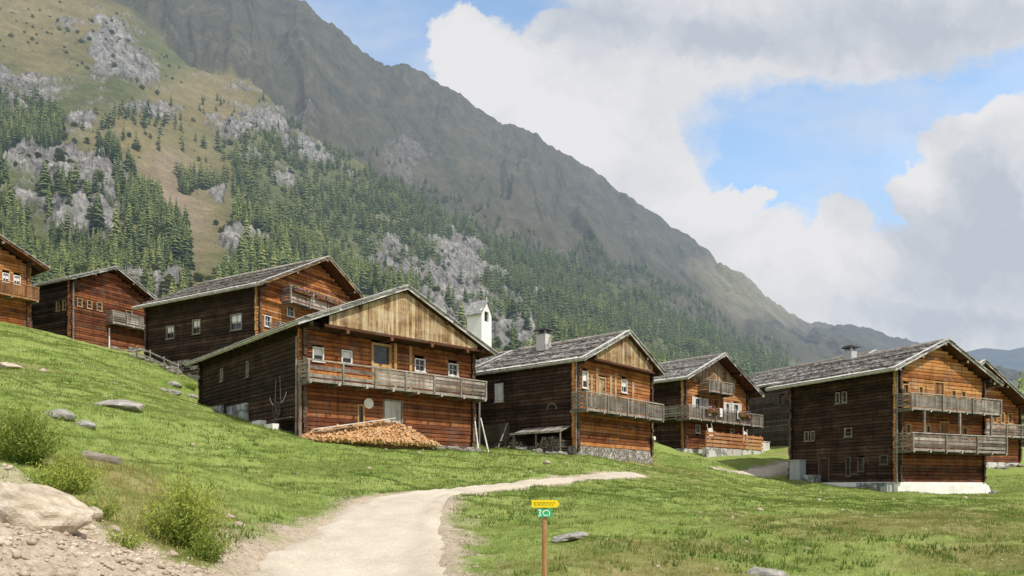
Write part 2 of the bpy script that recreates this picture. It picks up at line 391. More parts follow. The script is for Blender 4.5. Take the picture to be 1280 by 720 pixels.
def path_mat():
    m, nt = new_mat('gravel_path'); t = NT(nt)
    co = t.n('ShaderNodeTexCoord').outputs['Object']
    a = t.noise(co, .5, 4); b = t.noise(co, 14., 4, .7); c_ = t.noise(co, 60., 3, .7)
    f = t.math('ADD', t.math('MULTIPLY', a, .4), t.math('ADD', t.math('MULTIPLY', b, .35), t.math('MULTIPLY', c_, .3)))
    c = t.ramp(f, [(.36, (.30,.25,.185)), (.5, (.47,.41,.33)), (.64, (.60,.545,.455))])
    t.out(t.bsdf(c, .95, t.math('ADD', b, c_), .4, .03)); return m
M['path'] = path_mat()
def path_sheet(P, name, n=46):
    T = np.gradient(P[:, :2], axis=0); T /= np.linalg.norm(T, axis=1)[:, None]; N = np.stack([T[:, 1], -T[:, 0]], 1)
    s = np.linspace(-1.35, 1.35, n)
    X = P[:, 0, None]+N[:, 0, None]*s*P[:, 2, None]; Y = P[:, 1, None]+N[:, 1, None]*s*P[:, 2, None]
    ab = np.abs(s)[None, :]
    rut = -.035*np.exp(-((ab-.5)/.14)**2)
    Z = G(X, Y)+.03+rut+(fbm(X*1.5, Y*1.5, 3)-.5)*.09-.34*sstep(.72, 1.3, ab+(fbm(X*.9, Y*.9, 3)-.5)*.55)
    o = np_mesh(name, np.stack([X, Y, Z], -1).reshape(-1, 3), grid_faces(*X.shape)[:, ::-1], M['path'], smooth=True)
    return tag(o, kind='structure')
path_sheet(catmull(PC, 4), 'path'); path_sheet(catmull(PC2, 4), 'path', 20)

# ------------------------------------------------------------------ the mountain
def interp(px, tab): return np.interp(px, [a for a, b in tab], [b for a, b in tab])
CREST = [(-400,-190),(-300,-150),(0,-60),(120,-15),(160,5),(200,45),(245,82),(290,98),(330,120),(365,160),(400,182),(450,212),(500,238),(560,266),(620,294),(680,322),(740,342),(800,372),(850,398),(900,418),(980,448),(1100,470),(1400,480),(1700,480)]
RIDGE = [(-400,-900),(-300,-760),(0,-380),(200,-150),(300,-60),(370,-2),(395,14),(430,44),(447,54),(460,69),(480,80),(510,83),(525,88),(540,98),(570,117),(600,139),(625,158),(650,163),(680,176),(700,189),(730,203),(750,214),(780,239),(810,261),(840,284),(870,304),(900,329),(940,354),(980,384),(1010,402),(1045,409),(1080,413),(1120,422),(1160,431),(1200,441),(1240,456),(1300,474),(1700,500)]
NU, NV1, NV2 = 1150, 330, 200
u = np.linspace(-1.12, 1.15, NU); px_u = 640+FOC*u
Yc = np.interp(u, [-1.2, -.5, 0, .5, 1.2], [640, 700, 760, 900, 1100]); Yr = np.interp(u, [-1.2, -.3, 0, .62, 1.2], [1000, 1120, 1350, 2100, 2900])
ec = (610-interp(px_u, CREST))/FOC; er = (610-interp(px_u, RIDGE))/FOC
Y0 = 96.
e0 = G(u*Y0, np.full(NU, Y0))/Y0-.012
def prof(uu, Yv, ecv, erv, e0v, Ycv, Yrv):
    s = (Yv-Y0)/(Ycv-Y0)
    e1 = e0v+(ecv-e0v)*np.clip(s, 0, 1)**1.0
    s2 = np.clip((Yv-Ycv)/(Yrv-Ycv), 0, 1)
    dip = -.012*np.sin(np.clip(s2*8, 0, 1)*math.pi)
    e2 = ecv+(erv-ecv)*s2**.9+dip
    over = np.clip((Yv-Yrv)/400., 0, 2)
    return np.where(s <= 1, e1, e2-over*.12)
v1 = np.linspace(0, 1, NV1)**1.25; v2 = np.linspace(0, 1, NV2)[1:]
YM = np.vstack([Y0+(Yc-Y0)*v1[:, None], Yc+(Yr-Yc)*v2[:, None], (Yr+np.array([[120.], [400.]]))])
UM = np.broadcast_to(u, YM.shape)
EM = prof(UM, YM, ec, er, e0, Yc, Yr)
XM = UM*YM; ZM = EM*YM
PXM = 640+FOC*UM; PYM = 610-FOC*EM
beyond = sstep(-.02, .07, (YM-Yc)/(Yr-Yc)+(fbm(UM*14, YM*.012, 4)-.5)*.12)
# where bare rock shows (centre and radii on the slope as direction columns and rows)
ROCKS = [(55,215,62,42,1.1),(112,262,52,48,1.1),(20,205,30,30,.7),(150,65,48,48,.95),(95,40,40,25,.4),(330,150,75,36,.8),(400,195,35,22,.7),(190,140,40,14,.6),(40,120,60,30,.5),(100,150,30,20,.5),
 (235,30,50,25,.3),(480,330,60,32,1.),(575,345,62,58,1.),(640,400,50,40,.9),(310,320,28,16,.7),(262,252,14,10,1.),(370,230,26,18,.45),(505,175,22,32,.75),(610,262,60,14,.35),(330,60,70,25,.25),(560,400,60,30,.8),(200,355,60,22,.7),(700,300,60,16,.3),(850,330,50,14,.25)]
def rockmask(px, py, x, y):
    m = np.zeros(np.broadcast(px, py).shape); wx = (fbm(x*.02, y*.02, 3)-.5)*60; wy = (fbm(x*.02+9, y*.02, 3)-.5)*50
    for cx, cy, rx, ry, a in ROCKS: m = np.maximum(m, a*blob(px+wx, py+wy, cx, cy, rx*1.4, ry*1.4))
    return m
RM0 = rockmask(PXM, PYM, XM, YM)
RM = sstep(.34, .52, RM0+(fbm(XM*.045, ZM*.045, 5, .68)-.5)*1.25+.02)+.5*sstep(.66, .76, fbm(XM*.05+40, ZM*.05, 5, .75))*(1-beyond)
RM = np.clip(RM, 0, 1)
fade = sstep(0, .12, (YM-Y0)/600.)*(YM < Yr+1)
relief = (ridged(XM*.006, YM*.006, 5)-.62)*40*fade*(1-.35*beyond)+(fbm(XM*.03, YM*.03, 4)-.5)*9*fade
# gullies that run down the far face
gul = (ridged(UM*16+fbm(XM*.004, YM*.004, 3)*2.2, YM*.0012, 4)-.62)*beyond*58*(YM < Yr+1)*sstep(1.02, .9, (YM-Yc)/(Yr-Yc))
crag = (ridged(XM*.05+RM, YM*.03, 5, .62)-.55)*24*RM*fade
toprag = (fbm(UM*38, YM*.002, 5, .62)-.5)*sstep(.82, 1., (YM-Yc)/(Yr-Yc))*30*(YM < Yr+1)
ZD = ZM+relief*.6+gul+crag+toprag
ZD[0] = ZM[0]-1.5
PY2 = PYM
dk = beyond*(1-.0)
dry = np.clip(np.maximum.reduce([blob(PXM, PYM, 225, 270, 95, 170), blob(PXM, PYM, 60, 20, 130, 110)*1.2, blob(PXM, PYM, 260, 130, 110, 60)*1.4, blob(PXM, PYM, 150, 200, 90, 80), blob(PXM, PYM, 950, 350, 130, 50)*1.1]), 0, 1)
pink = blob(PXM, PYM, 205, 235, 50, 45)+.5*blob(PXM, PYM, 235, 290, 50, 60)
mk = np.zeros(YM.shape+(4,), np.float32)
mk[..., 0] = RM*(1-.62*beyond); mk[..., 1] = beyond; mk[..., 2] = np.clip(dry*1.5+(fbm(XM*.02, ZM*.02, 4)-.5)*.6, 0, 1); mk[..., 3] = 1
mk2 = np.zeros_like(mk); mk2[..., 0] = np.clip(pink*1.4*fbm(XM*.04, ZM*.04, 3)*1.4, 0, 1)
mk2[..., 1] = np.clip(blob(PXM, PYM, 960, 345, 120, 40)*1.8+blob(PXM, PYM, 1010, 385, 160, 30)*1.2, 0, 1)*beyond
mk2[..., 2] = sstep(420, 500, PXM)*0; mk2[..., 3] = 1
def mountain_mat():
    m, nt = new_mat('mountain_slope'); t = NT(nt)
    co = t.n('ShaderNodeTexCoord').outputs['Object']
    a = t.noise(co, .012, 6, .62); b = t.noise(co, .07, 6, .7); c_ = t.noise(co, .35, 4, .7)
    st = t.noise(t.mapv(co, (.06, .02, .012)), 1., 6, .65, .6)
    s1 = t.n('ShaderNodeSeparateColor', {0: t.attr('mask').outputs['Color']}); s2 = t.n('ShaderNodeSeparateColor', {0: t.attr('mask2').outputs['Color']})
    f = t.math('ADD', t.math('MULTIPLY', a, .35), t.math('ADD', t.math('MULTIPLY', b, .4), t.math('MULTIPLY', c_, .3)))
    green = t.ramp(f, [(.38, (.055,.075,.025)), (.52, (.12,.14,.05)), (.68, (.22,.21,.11))])
    dryc = t.ramp(f, [(.36, (.12,.12,.045)), (.52, (.235,.195,.085)), (.68, (.33,.28,.15))])
    g = t.mix(s1.outputs[2], green, dryc)
    g = t.mix(s2.outputs[0], g, t.ramp(f, [(.4, (.26,.19,.12)), (.65, (.44,.35,.27))]))
    far = t.ramp(t.math('ADD', t.math('MULTIPLY', f, .6), t.math('MULTIPLY', st, .4)), [(.36, (.042,.052,.034)), (.47, (.080,.083,.056)), (.56, (.118,.112,.074)), (.68, (.18,.165,.125))])  # dull green-brown far face, colour darkened to stand in for cloud shadow
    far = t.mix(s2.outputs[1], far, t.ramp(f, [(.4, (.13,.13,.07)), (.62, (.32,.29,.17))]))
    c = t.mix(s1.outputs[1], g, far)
    rk = t.noise(t.mapv(co, (.13, .11, .04)), 1., 7, .78, .8)
    rock = t.ramp(t.math('ADD', t.math('MULTIPLY', rk, .7), t.math('MULTIPLY', c_, .3)), [(.40, (.06,.058,.052)), (.47, (.20,.19,.175)), (.54, (.31,.30,.275)), (.64, (.54,.52,.475))])
    c = t.mix(s1.outputs[0], c, rock)
    sh = t.bsdf(c, .95, t.math('ADD', t.math('MULTIPLY', b, 1.), t.math('ADD', rk, t.math('MULTIPLY', c_, .6))), .9, 4.)
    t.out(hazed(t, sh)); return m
M['mountain'] = mountain_mat()
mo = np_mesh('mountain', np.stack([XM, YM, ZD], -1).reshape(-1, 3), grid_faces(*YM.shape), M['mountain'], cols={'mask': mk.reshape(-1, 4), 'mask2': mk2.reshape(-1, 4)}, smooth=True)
tag(mo, kind='structure')
# hills closing the valley far to the right
HILL = [(700,520),(900,462),(1000,441),(1100,436),(1160,434),(1200,440),(1230,434),(1262,438),(1300,430),(1400,418),(1550,420),(1750,440),(2000,430)]
hu = np.linspace(.05, 1.5, 320); hv = np.linspace(0, 1, 70)[:, None]
YH = 2600+1700*hv+0*hu; eh = (610-interp(640+FOC*hu, HILL))/FOC
ZH = (eh*hv**.8)*YH*1.0+(ridged(hu*14+hv, hv*3+hu*0, 4)-.6)*130*hv*(1-hv*.85)-40*(1-hv)
hm = np.zeros(YH.shape+(4,), np.float32); hm[..., 1] = 1; hm[..., 3] = 1; hz0 = np.zeros_like(hm); hz0[..., 3] = 1
def hill_mat():
    m, nt = new_mat('far_hill'); t = NT(nt); co = t.n('ShaderNodeTexCoord').outputs['Object']
    c = t.ramp(t.noise(co, .006, 6, .65), [(.4, (.035,.05,.035)), (.6, (.09,.095,.06))])
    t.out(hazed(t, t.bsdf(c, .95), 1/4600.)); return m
ho = np_mesh('hills', np.stack([hu*YH, YH, ZH], -1).reshape(-1, 3), grid_faces(*YH.shape), hill_mat(), smooth=True); tag(ho, kind='structure')

# ------------------------------------------------------------------ conifers
def conifer_arrays(seed, layers=11, spokes=8, h=1., slim=1., round_=False):
    r = random.Random(seed); V = []; Fc = []; T = []
    def tri(a, b, c, t): n = len(V); V.extend([a, b, c]); Fc.append((n, n+1, n+2)); T.extend([t]*3)
    for k in range(5):   # trunk
        a = 2*math.pi*k/5; b = 2*math.pi*(k+1)/5; q = .014
        tri((q*math.cos(a), q*math.sin(a), -.03), (q*math.cos(b), q*math.sin(b), -.03), (0, 0, .9), -.6)
    for L in range(layers):
        f = L/(layers-1); z = .07+.86*f**.92
        if round_: rad = .30*math.sin(math.pi*min(1, .16+.84*f))**.7+.02
        else: rad = (.185*(1-f)**.8+.018)*slim
        n = spokes if f < .75 else max(4, spokes-3)
        for s in range(n):
            a = 2*math.pi*(s+r.random()*.8)/n+L*.7; rd = rad*r.uniform(.6, 1.2); zz = z+r.uniform(-.025, .025)
            droop = rd*(.45 if not round_ else -.1)*r.uniform(.6, 1.3); w = rd*r.uniform(.30, .5)
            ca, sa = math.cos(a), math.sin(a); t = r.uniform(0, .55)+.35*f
            tip = (ca*rd, sa*rd, zz-droop); root = (ca*.01, sa*.01, zz+.045)
            m1 = (ca*rd*.55-sa*w, sa*rd*.55+ca*w, zz-droop*.75); m2 = (ca*rd*.55+sa*w, sa*rd*.55-ca*w, zz-droop*.75)
            tri(root, m1, tip, t); tri(root, tip, m2, t)
    tri((-.012, 0, .93), (.012, 0, .93), (0, 0, 1.0), .6); tri((0, -.012, .93), (0, .012, .93), (0, 0, 1.0), .6)
    return np.array(V), np.array(Fc), np.array(T)
_KX = (px_u, )
def mz(uv, Yv):
    """height of the finished mountain mesh at direction u and distance Y"""
    j = np.clip(np.searchsorted(u, uv)-1, 0, NU-2); fu = (uv-u[j])/(u[j+1]-u[j])
    out = np.empty(len(uv))
    for q in range(len(uv)):
        c0 = np.interp(Yv[q], YM[:, j[q]], ZD[:, j[q]]); c1 = np.interp(Yv[q], YM[:, j[q]+1], ZD[:, j[q]+1]); out[q] = c0*(1-fu[q])+c1*fu[q]
    return out
def inpoly(x, y, P):
    r = np.zeros(len(x), bool); n = len(P)
    for i in range(n):
        x0, y0 = P[i]; x1, y1 = P[(i+1) % n]
        c = ((y0 > y) != (y1 > y)) & (x < (x1-x0)*(y-y0)/((y1-y0) if y1 != y0 else 1e-9)+x0); r ^= c
    return r
FOREST = [ # polygon on the slope, density, light share
 ([(-350,90),(0,100),(30,118),(62,135),(80,150),(78,185),(40,200),(0,196),(-350,230)], 1., .15),
 ([(-350,230),(0,225),(14,262),(60,300),(60,345),(-350,345)], .6, .45),
 ([(55,262),(80,232),(118,236),(122,190),(150,215),(172,245),(205,275),(232,300),(238,345),(60,345)], .62, .3),
 ([(0,300),(240,300),(240,420),(0,420)], .6, .5),
 ([(120,180),(145,195),(200,270),(150,250)], .9, .2),
 ([(292,200),(330,168),(365,160),(400,182),(450,212),(500,238),(560,266),(620,294),(680,322),(740,342),(720,420),(640,430),(470,400),(300,350),(290,300)], .72, .45),
 ([(640,300),(740,342),(800,372),(850,398),(900,418),(985,450),(985,500),(640,500)], .9, .12),
 ([(560,300),(640,290),(700,300),(760,312),(850,375),(960,430),(1000,450),(900,425),(740,345),(620,294)], .55, .05),
 ([(440,160),(480,175),(560,230),(640,280),(600,285),(500,235),(450,200)], .22, .05),
 ([(222,226),(285,232),(285,246),(225,248)], .9, .3), ([(100,150),(230,150),(230,172),(100,172)], .14, .3), ([(260,165),(330,150),(330,200),(280,240)], .3, .3),
 ([(150,30),(420,180),(290,240),(150,190)], .035, .2), ([(300,320),(460,320),(460,400),(240,400)], .5, .5),
 ([(1262,440),(1330,420),(1330,520),(1262,520)], 0., .1)]
NC = 120000
cu = rng.uniform(-1.1, .42, NC); cv = rng.uniform(0, 1, NC)
ycu = np.interp(cu, u, Yc); ecu = np.interp(cu, u, ec); e0u = np.interp(cu, u, e0); yru = np.interp(cu, u, Yr); eru = np.interp(cu, u, er)
cpy0 = 610-FOC*e0u; cpyc = 610-FOC*eru
cpy = 120+(rng.uniform(0, 1, NC)**.85)*400          # rows
cel = (610-cpy)/FOC
s1_ = (cel-e0u)/(ecu-e0u); s2_ = np.clip((cel-ecu)/(eru-ecu), 0, 1)**(1/.9)
cY = np.where(s1_ <= 1, Y0+(ycu-Y0)*s1_, ycu+(yru-ycu)*s2_)
ok = (s1_ > .02) & (s2_ < .5)
cu, cpy, cY, cel = cu[ok], cpy[ok], cY[ok], cel[ok]; cpx = 640+FOC*cu; X_ = cu*cY
den = np.zeros(len(cu)); lig = np.zeros(len(cu))
for P, d, l in FOREST:
    m = inpoly(cpx, cpy, P); lig = np.where(m & (d > den), l, lig); den = np.where(m, np.maximum(den, d), den)
rm_ = rockmask(cpx, cpy, X_, cY); rk_ = sstep(.22, .5, rm_+(fbm(X_*.045, cel*cY*.045, 5, .6)-.5)*.95)
den *= (1-.93*rk_)
clump = sstep(.34, .52, fbm(X_*.02+3, cel*cY*.025, 3))
den *= .25+.75*clump
# fewer marks are needed where the trees stand large
need = np.clip((cY/620.)**1.1, .16, 1.)
keep = (rng.uniform(0, 1, len(cu)) < den*need) & ~((cpx > 238) & (cpx < 292) & (cpy > 255) & (cpy < 345))
cu, cpy, cY, cpx, X_, lig = cu[keep], cpy[keep], cY[keep], cpx[keep], X_[keep], lig[keep]
keep = ~((cY < 150) & (cpx < 900)) ; keep &= (cY > 150)
cu, cpy, cY, cpx, X_, lig = cu[keep], cpy[keep], cY[keep], cpx[keep], X_[keep], lig[keep]
cz = mz(cu, cY); hh = rng.triangular(6, 9, 19, len(cu))*np.where(cY < 260, .72, 1.)*np.interp(cpy, [120, 220, 400], [.75, .9, 1.])
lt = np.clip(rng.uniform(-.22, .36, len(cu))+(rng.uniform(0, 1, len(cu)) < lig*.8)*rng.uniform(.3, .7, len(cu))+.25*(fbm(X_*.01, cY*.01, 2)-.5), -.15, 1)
VAR = [conifer_arrays(k, 12, 9, slim=[1, .8, 1.15, .9, 1.05][k % 5]) for k in range(5)]+[conifer_arrays(20+k, 7, 10, round_=True) for k in range(2)]
LOW = [conifer_arrays(40+k, 7, 6, slim=[1, .85, 1.15][k]) for k in range(3)]+[conifer_arrays(50, 5, 7, round_=True)]
# name a few meshes of each build with three shades
size = hh/cY; vis = (cpx > -20) & (cpx < 1300) & (cpy < 452)
order = np.argsort(-(size*vis)); big = order[:300]; rest = order[300:]
tm = {}
def tree_mesh(v, sh):
    if (v, sh) not in tm:
        V, Fc, T = VAR[v]; me = bpy.data.meshes.new('conifer'); me.from_pydata(V.tolist(), [], Fc.tolist())
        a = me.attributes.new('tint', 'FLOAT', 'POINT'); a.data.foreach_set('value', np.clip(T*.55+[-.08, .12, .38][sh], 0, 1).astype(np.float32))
        me.materials.append(M['conifer']); tm[(v, sh)] = me
    return tm[(v, sh)]
for i in big:
    light = lt[i] > .38; v = random.choice([5, 6]) if (light and random.random() < .45) else random.randrange(5)
    sh = 2 if light else (1 if lt[i] > .08 else 0)
    nm = 'broadleaf_tree' if v >= 5 else 'conifer_tree'
    o = link(bpy.data.objects.new(nm, tree_mesh(v, sh)))
    o.location = (X_[i], cY[i], cz[i]-.2); s = hh[i]*(.7 if v >= 5 else 1); o.scale = (s, s, s); o.rotation_euler = (0, 0, random.uniform(0, 6.28))
    if v >= 5: tag(o, 'small yellow green broadleaf tree among conifers on the lower mountain slope', 'tree', 'broadleaf trees on the mountain slope')
    elif sh == 2: tag(o, 'light green larch on the lower mountain slope behind the village', 'tree', 'light green larches on the mountain slope')
    else: tag(o, 'dark green spruce on the lower mountain slope behind the village', 'tree', 'dark spruces on the mountain slope')
Vs, Fs, Ts = [], [], []; nb = 0
for i in rest:
    near = cY[i] < 420
    pool = VAR if near else LOW; nr = 5 if near else 3
    light = lt[i] > .38
    v = random.randrange(nr, len(pool)) if (light and random.random() < .4) else random.randrange(nr)
    V, Fc, T = pool[v]; a = random.uniform(0, 6.28); c, s = math.cos(a), math.sin(a); k = hh[i]*(.7 if v >= nr else 1)
    Vs.append(np.stack([X_[i]+k*(V[:, 0]*c-V[:, 1]*s), cY[i]+k*(V[:, 0]*s+V[:, 1]*c), cz[i]-.3+k*V[:, 2]], 1))
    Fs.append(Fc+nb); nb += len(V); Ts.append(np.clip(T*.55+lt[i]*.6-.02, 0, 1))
fo = np_mesh('forest', np.vstack(Vs), np.vstack(Fs), M['conifer'], tint=np.concatenate(Ts))
tag(fo, 'distant mass of small conifers covering the mountain slope', 'forest', kind='stuff')
print('trees', len(cu), 'forest verts', nb)

# ------------------------------------------------------------------ houses
LH = .215
def cuts(a, b, z0, z1, ops):
    """stretches of a log between a and b that miss the openings"""
    seg = [(a, b)]
    for (o0, o1, p0, p1) in ops:
        if z1 > p0+.03 and z0 < p1-.03:
            n = []
            for s0, s1 in seg:
                if o1 <= s0 or o0 >= s1: n.append((s0, s1)); continue
                if o0 > s0: n.append((s0, o0))
                if o1 < s1: n.append((o1, s1))
            seg = n
    return [s for s in seg if s[1]-s[0] > .02]
def log_wall(axis, off, a, b, z0, z1, ops, mat, parent, out, ext=.2, shift=0., top=None, name='wall', tint=.5, end=.95, spread=.6):
    """axis 'x': wall along x at y=off; 'y': wall along y at x=off. out = +-1 outward side. top(s) = roof height at s"""
    mb = MB(); k = 0; z = z0+shift; r = random
    while z < z1-.04:
        h = min(LH*r.uniform(.9, 1.12), z1-z) ; zz = z+h
        j = r.uniform(-.02, .02); base = max(.05, min(.95, tint+r.uniform(-spread, spread)*.6))
        e0 = ext*r.uniform(.7, 1.15); e1 = ext*r.uniform(.7, 1.15); aa, bb = a-e0, b+e1
        if top is not None:
            n = 60; ss = [a+(b-a)*i/n for i in range(n+1)]; inside = [s for s in ss if top(s) > zz]
            if not inside: break
            if inside[0] > a+1e-6: aa = inside[0]
            if inside[-1] < b-1e-6: bb = inside[-1]
            if bb-aa < .3: break
        for s0, s1 in cuts(aa, bb, z, zz, ops):
            # joints where one log ends and the next begins
            g = h*.16; q = out*.035; i0 = -out*.16
            prof = [(i0, z+.004), (0+j, z+.006), (q+j, z+g), (q+j, zz-g), (0+j, zz-.006), (i0, zz-.004)]
            n0 = len(mb.v)
            for s in (s0, s1):
                for d, zc in prof:
                    mb.v.append((s, off+d, zc) if axis == 'x' else (off+d, s, zc))
            for i in range(6):
                jn = (i+1) % 6; mb.f.append((n0+i, n0+jn, n0+6+jn, n0+6+i)); mb.t.append(base if 1 <= i <= 3 else base*.6)
            mb.f.append(tuple(n0+i for i in range(6))); mb.t.append(end)
            mb.f.append(tuple(n0+11-i for i in range(6))); mb.t.append(end)
        z = zz; k += 1
    return mb.build(name, mat, parent)
def board_wall(pts_top, zb, y, parent, mat, thick=.03, bw=.19, name='gable_boards', tint=.5):
    """upright boards between x0 and x1, cut off under top(x), hung in front of the wall"""
    x0, x1, top = pts_top; mb = MB(); x = x0
    while x < x1-.02:
        w = min(bw*random.uniform(.8, 1.2), x1-x); xa, xb = x+.004, x+w-.004
        j = random.uniform(-.008, .008); lo = zb+random.uniform(-.03, .02); ta, tb = top(xa), top(xb)
        if min(ta, tb) > lo+.02:
            mb.hexa([(xa, y-thick+j, lo), (xb, y-thick+j, lo), (xb, y, lo), (xa, y, lo)], [(xa, y-thick+j, ta), (xb, y-thick+j, tb), (xb, y, tb), (xa, y, ta)], max(.05, min(.95, tint+random.uniform(-.28, .28))))
        x += w
    return mb.build(name, mat, parent)
def window(parent, axis, off, a0, a1, z0, z1, out, mat='frame_white', muntin=(1, 1), fw=.07, sill=True, shutter=None, curtain=False):
    mb = MB(); d0, d1 = sorted((off+out*.055, off-out*.06))
    def bx(m, s0, s1, zz0, zz1, e0=d0, e1=d1, t=.6):
        if axis == 'x': m.box(s0, s1, e0, e1, zz0, zz1, t)
        else: m.box(e0, e1, s0, s1, zz0, zz1, t)
    bx(mb, a0, a0+fw, z0, z1); bx(mb, a1-fw, a1, z0, z1); bx(mb, a0+fw, a1-fw, z0, z0+fw); bx(mb, a0+fw, a1-fw, z1-fw, z1)
    m0, m1 = sorted((off-out*.02, off-out*.055))
    for i in range(muntin[0]):
        s = a0+(a1-a0)*(i+1)/(muntin[0]+1); bx(mb, s-.018, s+.018, z0+fw, z1-fw, m0, m1)
    for i in range(muntin[1]):
        s = z0+(z1-z0)*(i+1)/(muntin[1]+1); bx(mb, a0+fw, a1-fw, s-.016, s+.016, m0+.002, m1-.002)
    w = mb.build('window', M[mat], parent)
    p = MB(); q0, q1 = sorted((off-out*.062, off-out*.085)); bx(p, a0+.01, a1-.01, z0+.01, z1-.01, q0, q1)
    p.build('pane', M['glass'], w)
    if sill:
        s_ = MB(); q0, q1 = sorted((off+out*.11, off-out*.03)); bx(s_, a0-.05, a1+.05, z0-.05, z0-.003, q0, q1); s_.build('sill', M[mat], w)
    if curtain:
        c = MB(); q0, q1 = sorted((off-out*.058, off-out*.061)); bx(c, a0+fw, a1-fw, z0+(z1-z0)*.45, z1-fw, q0, q1); c.build('curtain', M['cloth_white'], w)
    if shutter:
        for side in (0, 1):
            s0, s1 = ((a0-(a1-a0)*.5, a0-.01) if side == 0 else (a1+.01, a1+(a1-a0)*.5)); c = MB(); q0, q1 = sorted((off+out*.045, off+out*.075))
            bx(c, s0, s1, z0, z1, q0, q1, .5); c.build('shutter', M[shutter], w)
    return w
def door(parent, axis, off, a0, a1, z0, z1, out, mat='board_brown', fr='frame_wood'):
    mb = MB()
    def bx(m, s0, s1, zz0, zz1, e0, e1, t=.5):
        e0, e1 = sorted((e0, e1))
        if axis == 'x': m.box(s0, s1, e0, e1, zz0, zz1, t)
        else: m.box(e0, e1, s0, s1, zz0, zz1, t)
    n = max(3, int((a1-a0)/.16))
    for i in range(n):
        bx(mb, a0+.08+(a1-a0-.16)*i/n+.004, a0+.08+(a1-a0-.16)*(i+1)/n-.004, z0, z1-.08, off-out*.02, off-out*.06+.001*i*out, random.uniform(.2, .8))
    d = mb.build('door', M[mat], parent)
    f = MB(); bx(f, a0, a0+.08, z0, z1, off+out*.05, off-out*.06); bx(f, a1-.08, a1, z0, z1, off+out*.05, off-out*.06); bx(f, a0+.08, a1-.08, z1-.08, z1, off+out*.05, off-out*.06)
    f.build('door_frame', M[fr], d)
    k = MB(); s = a1-.2; bx(k, s, s+.04, z0+.95, z0+1.07, off-out*.02, off+out*.03); k.build('handle', M['iron'], d)
    return d
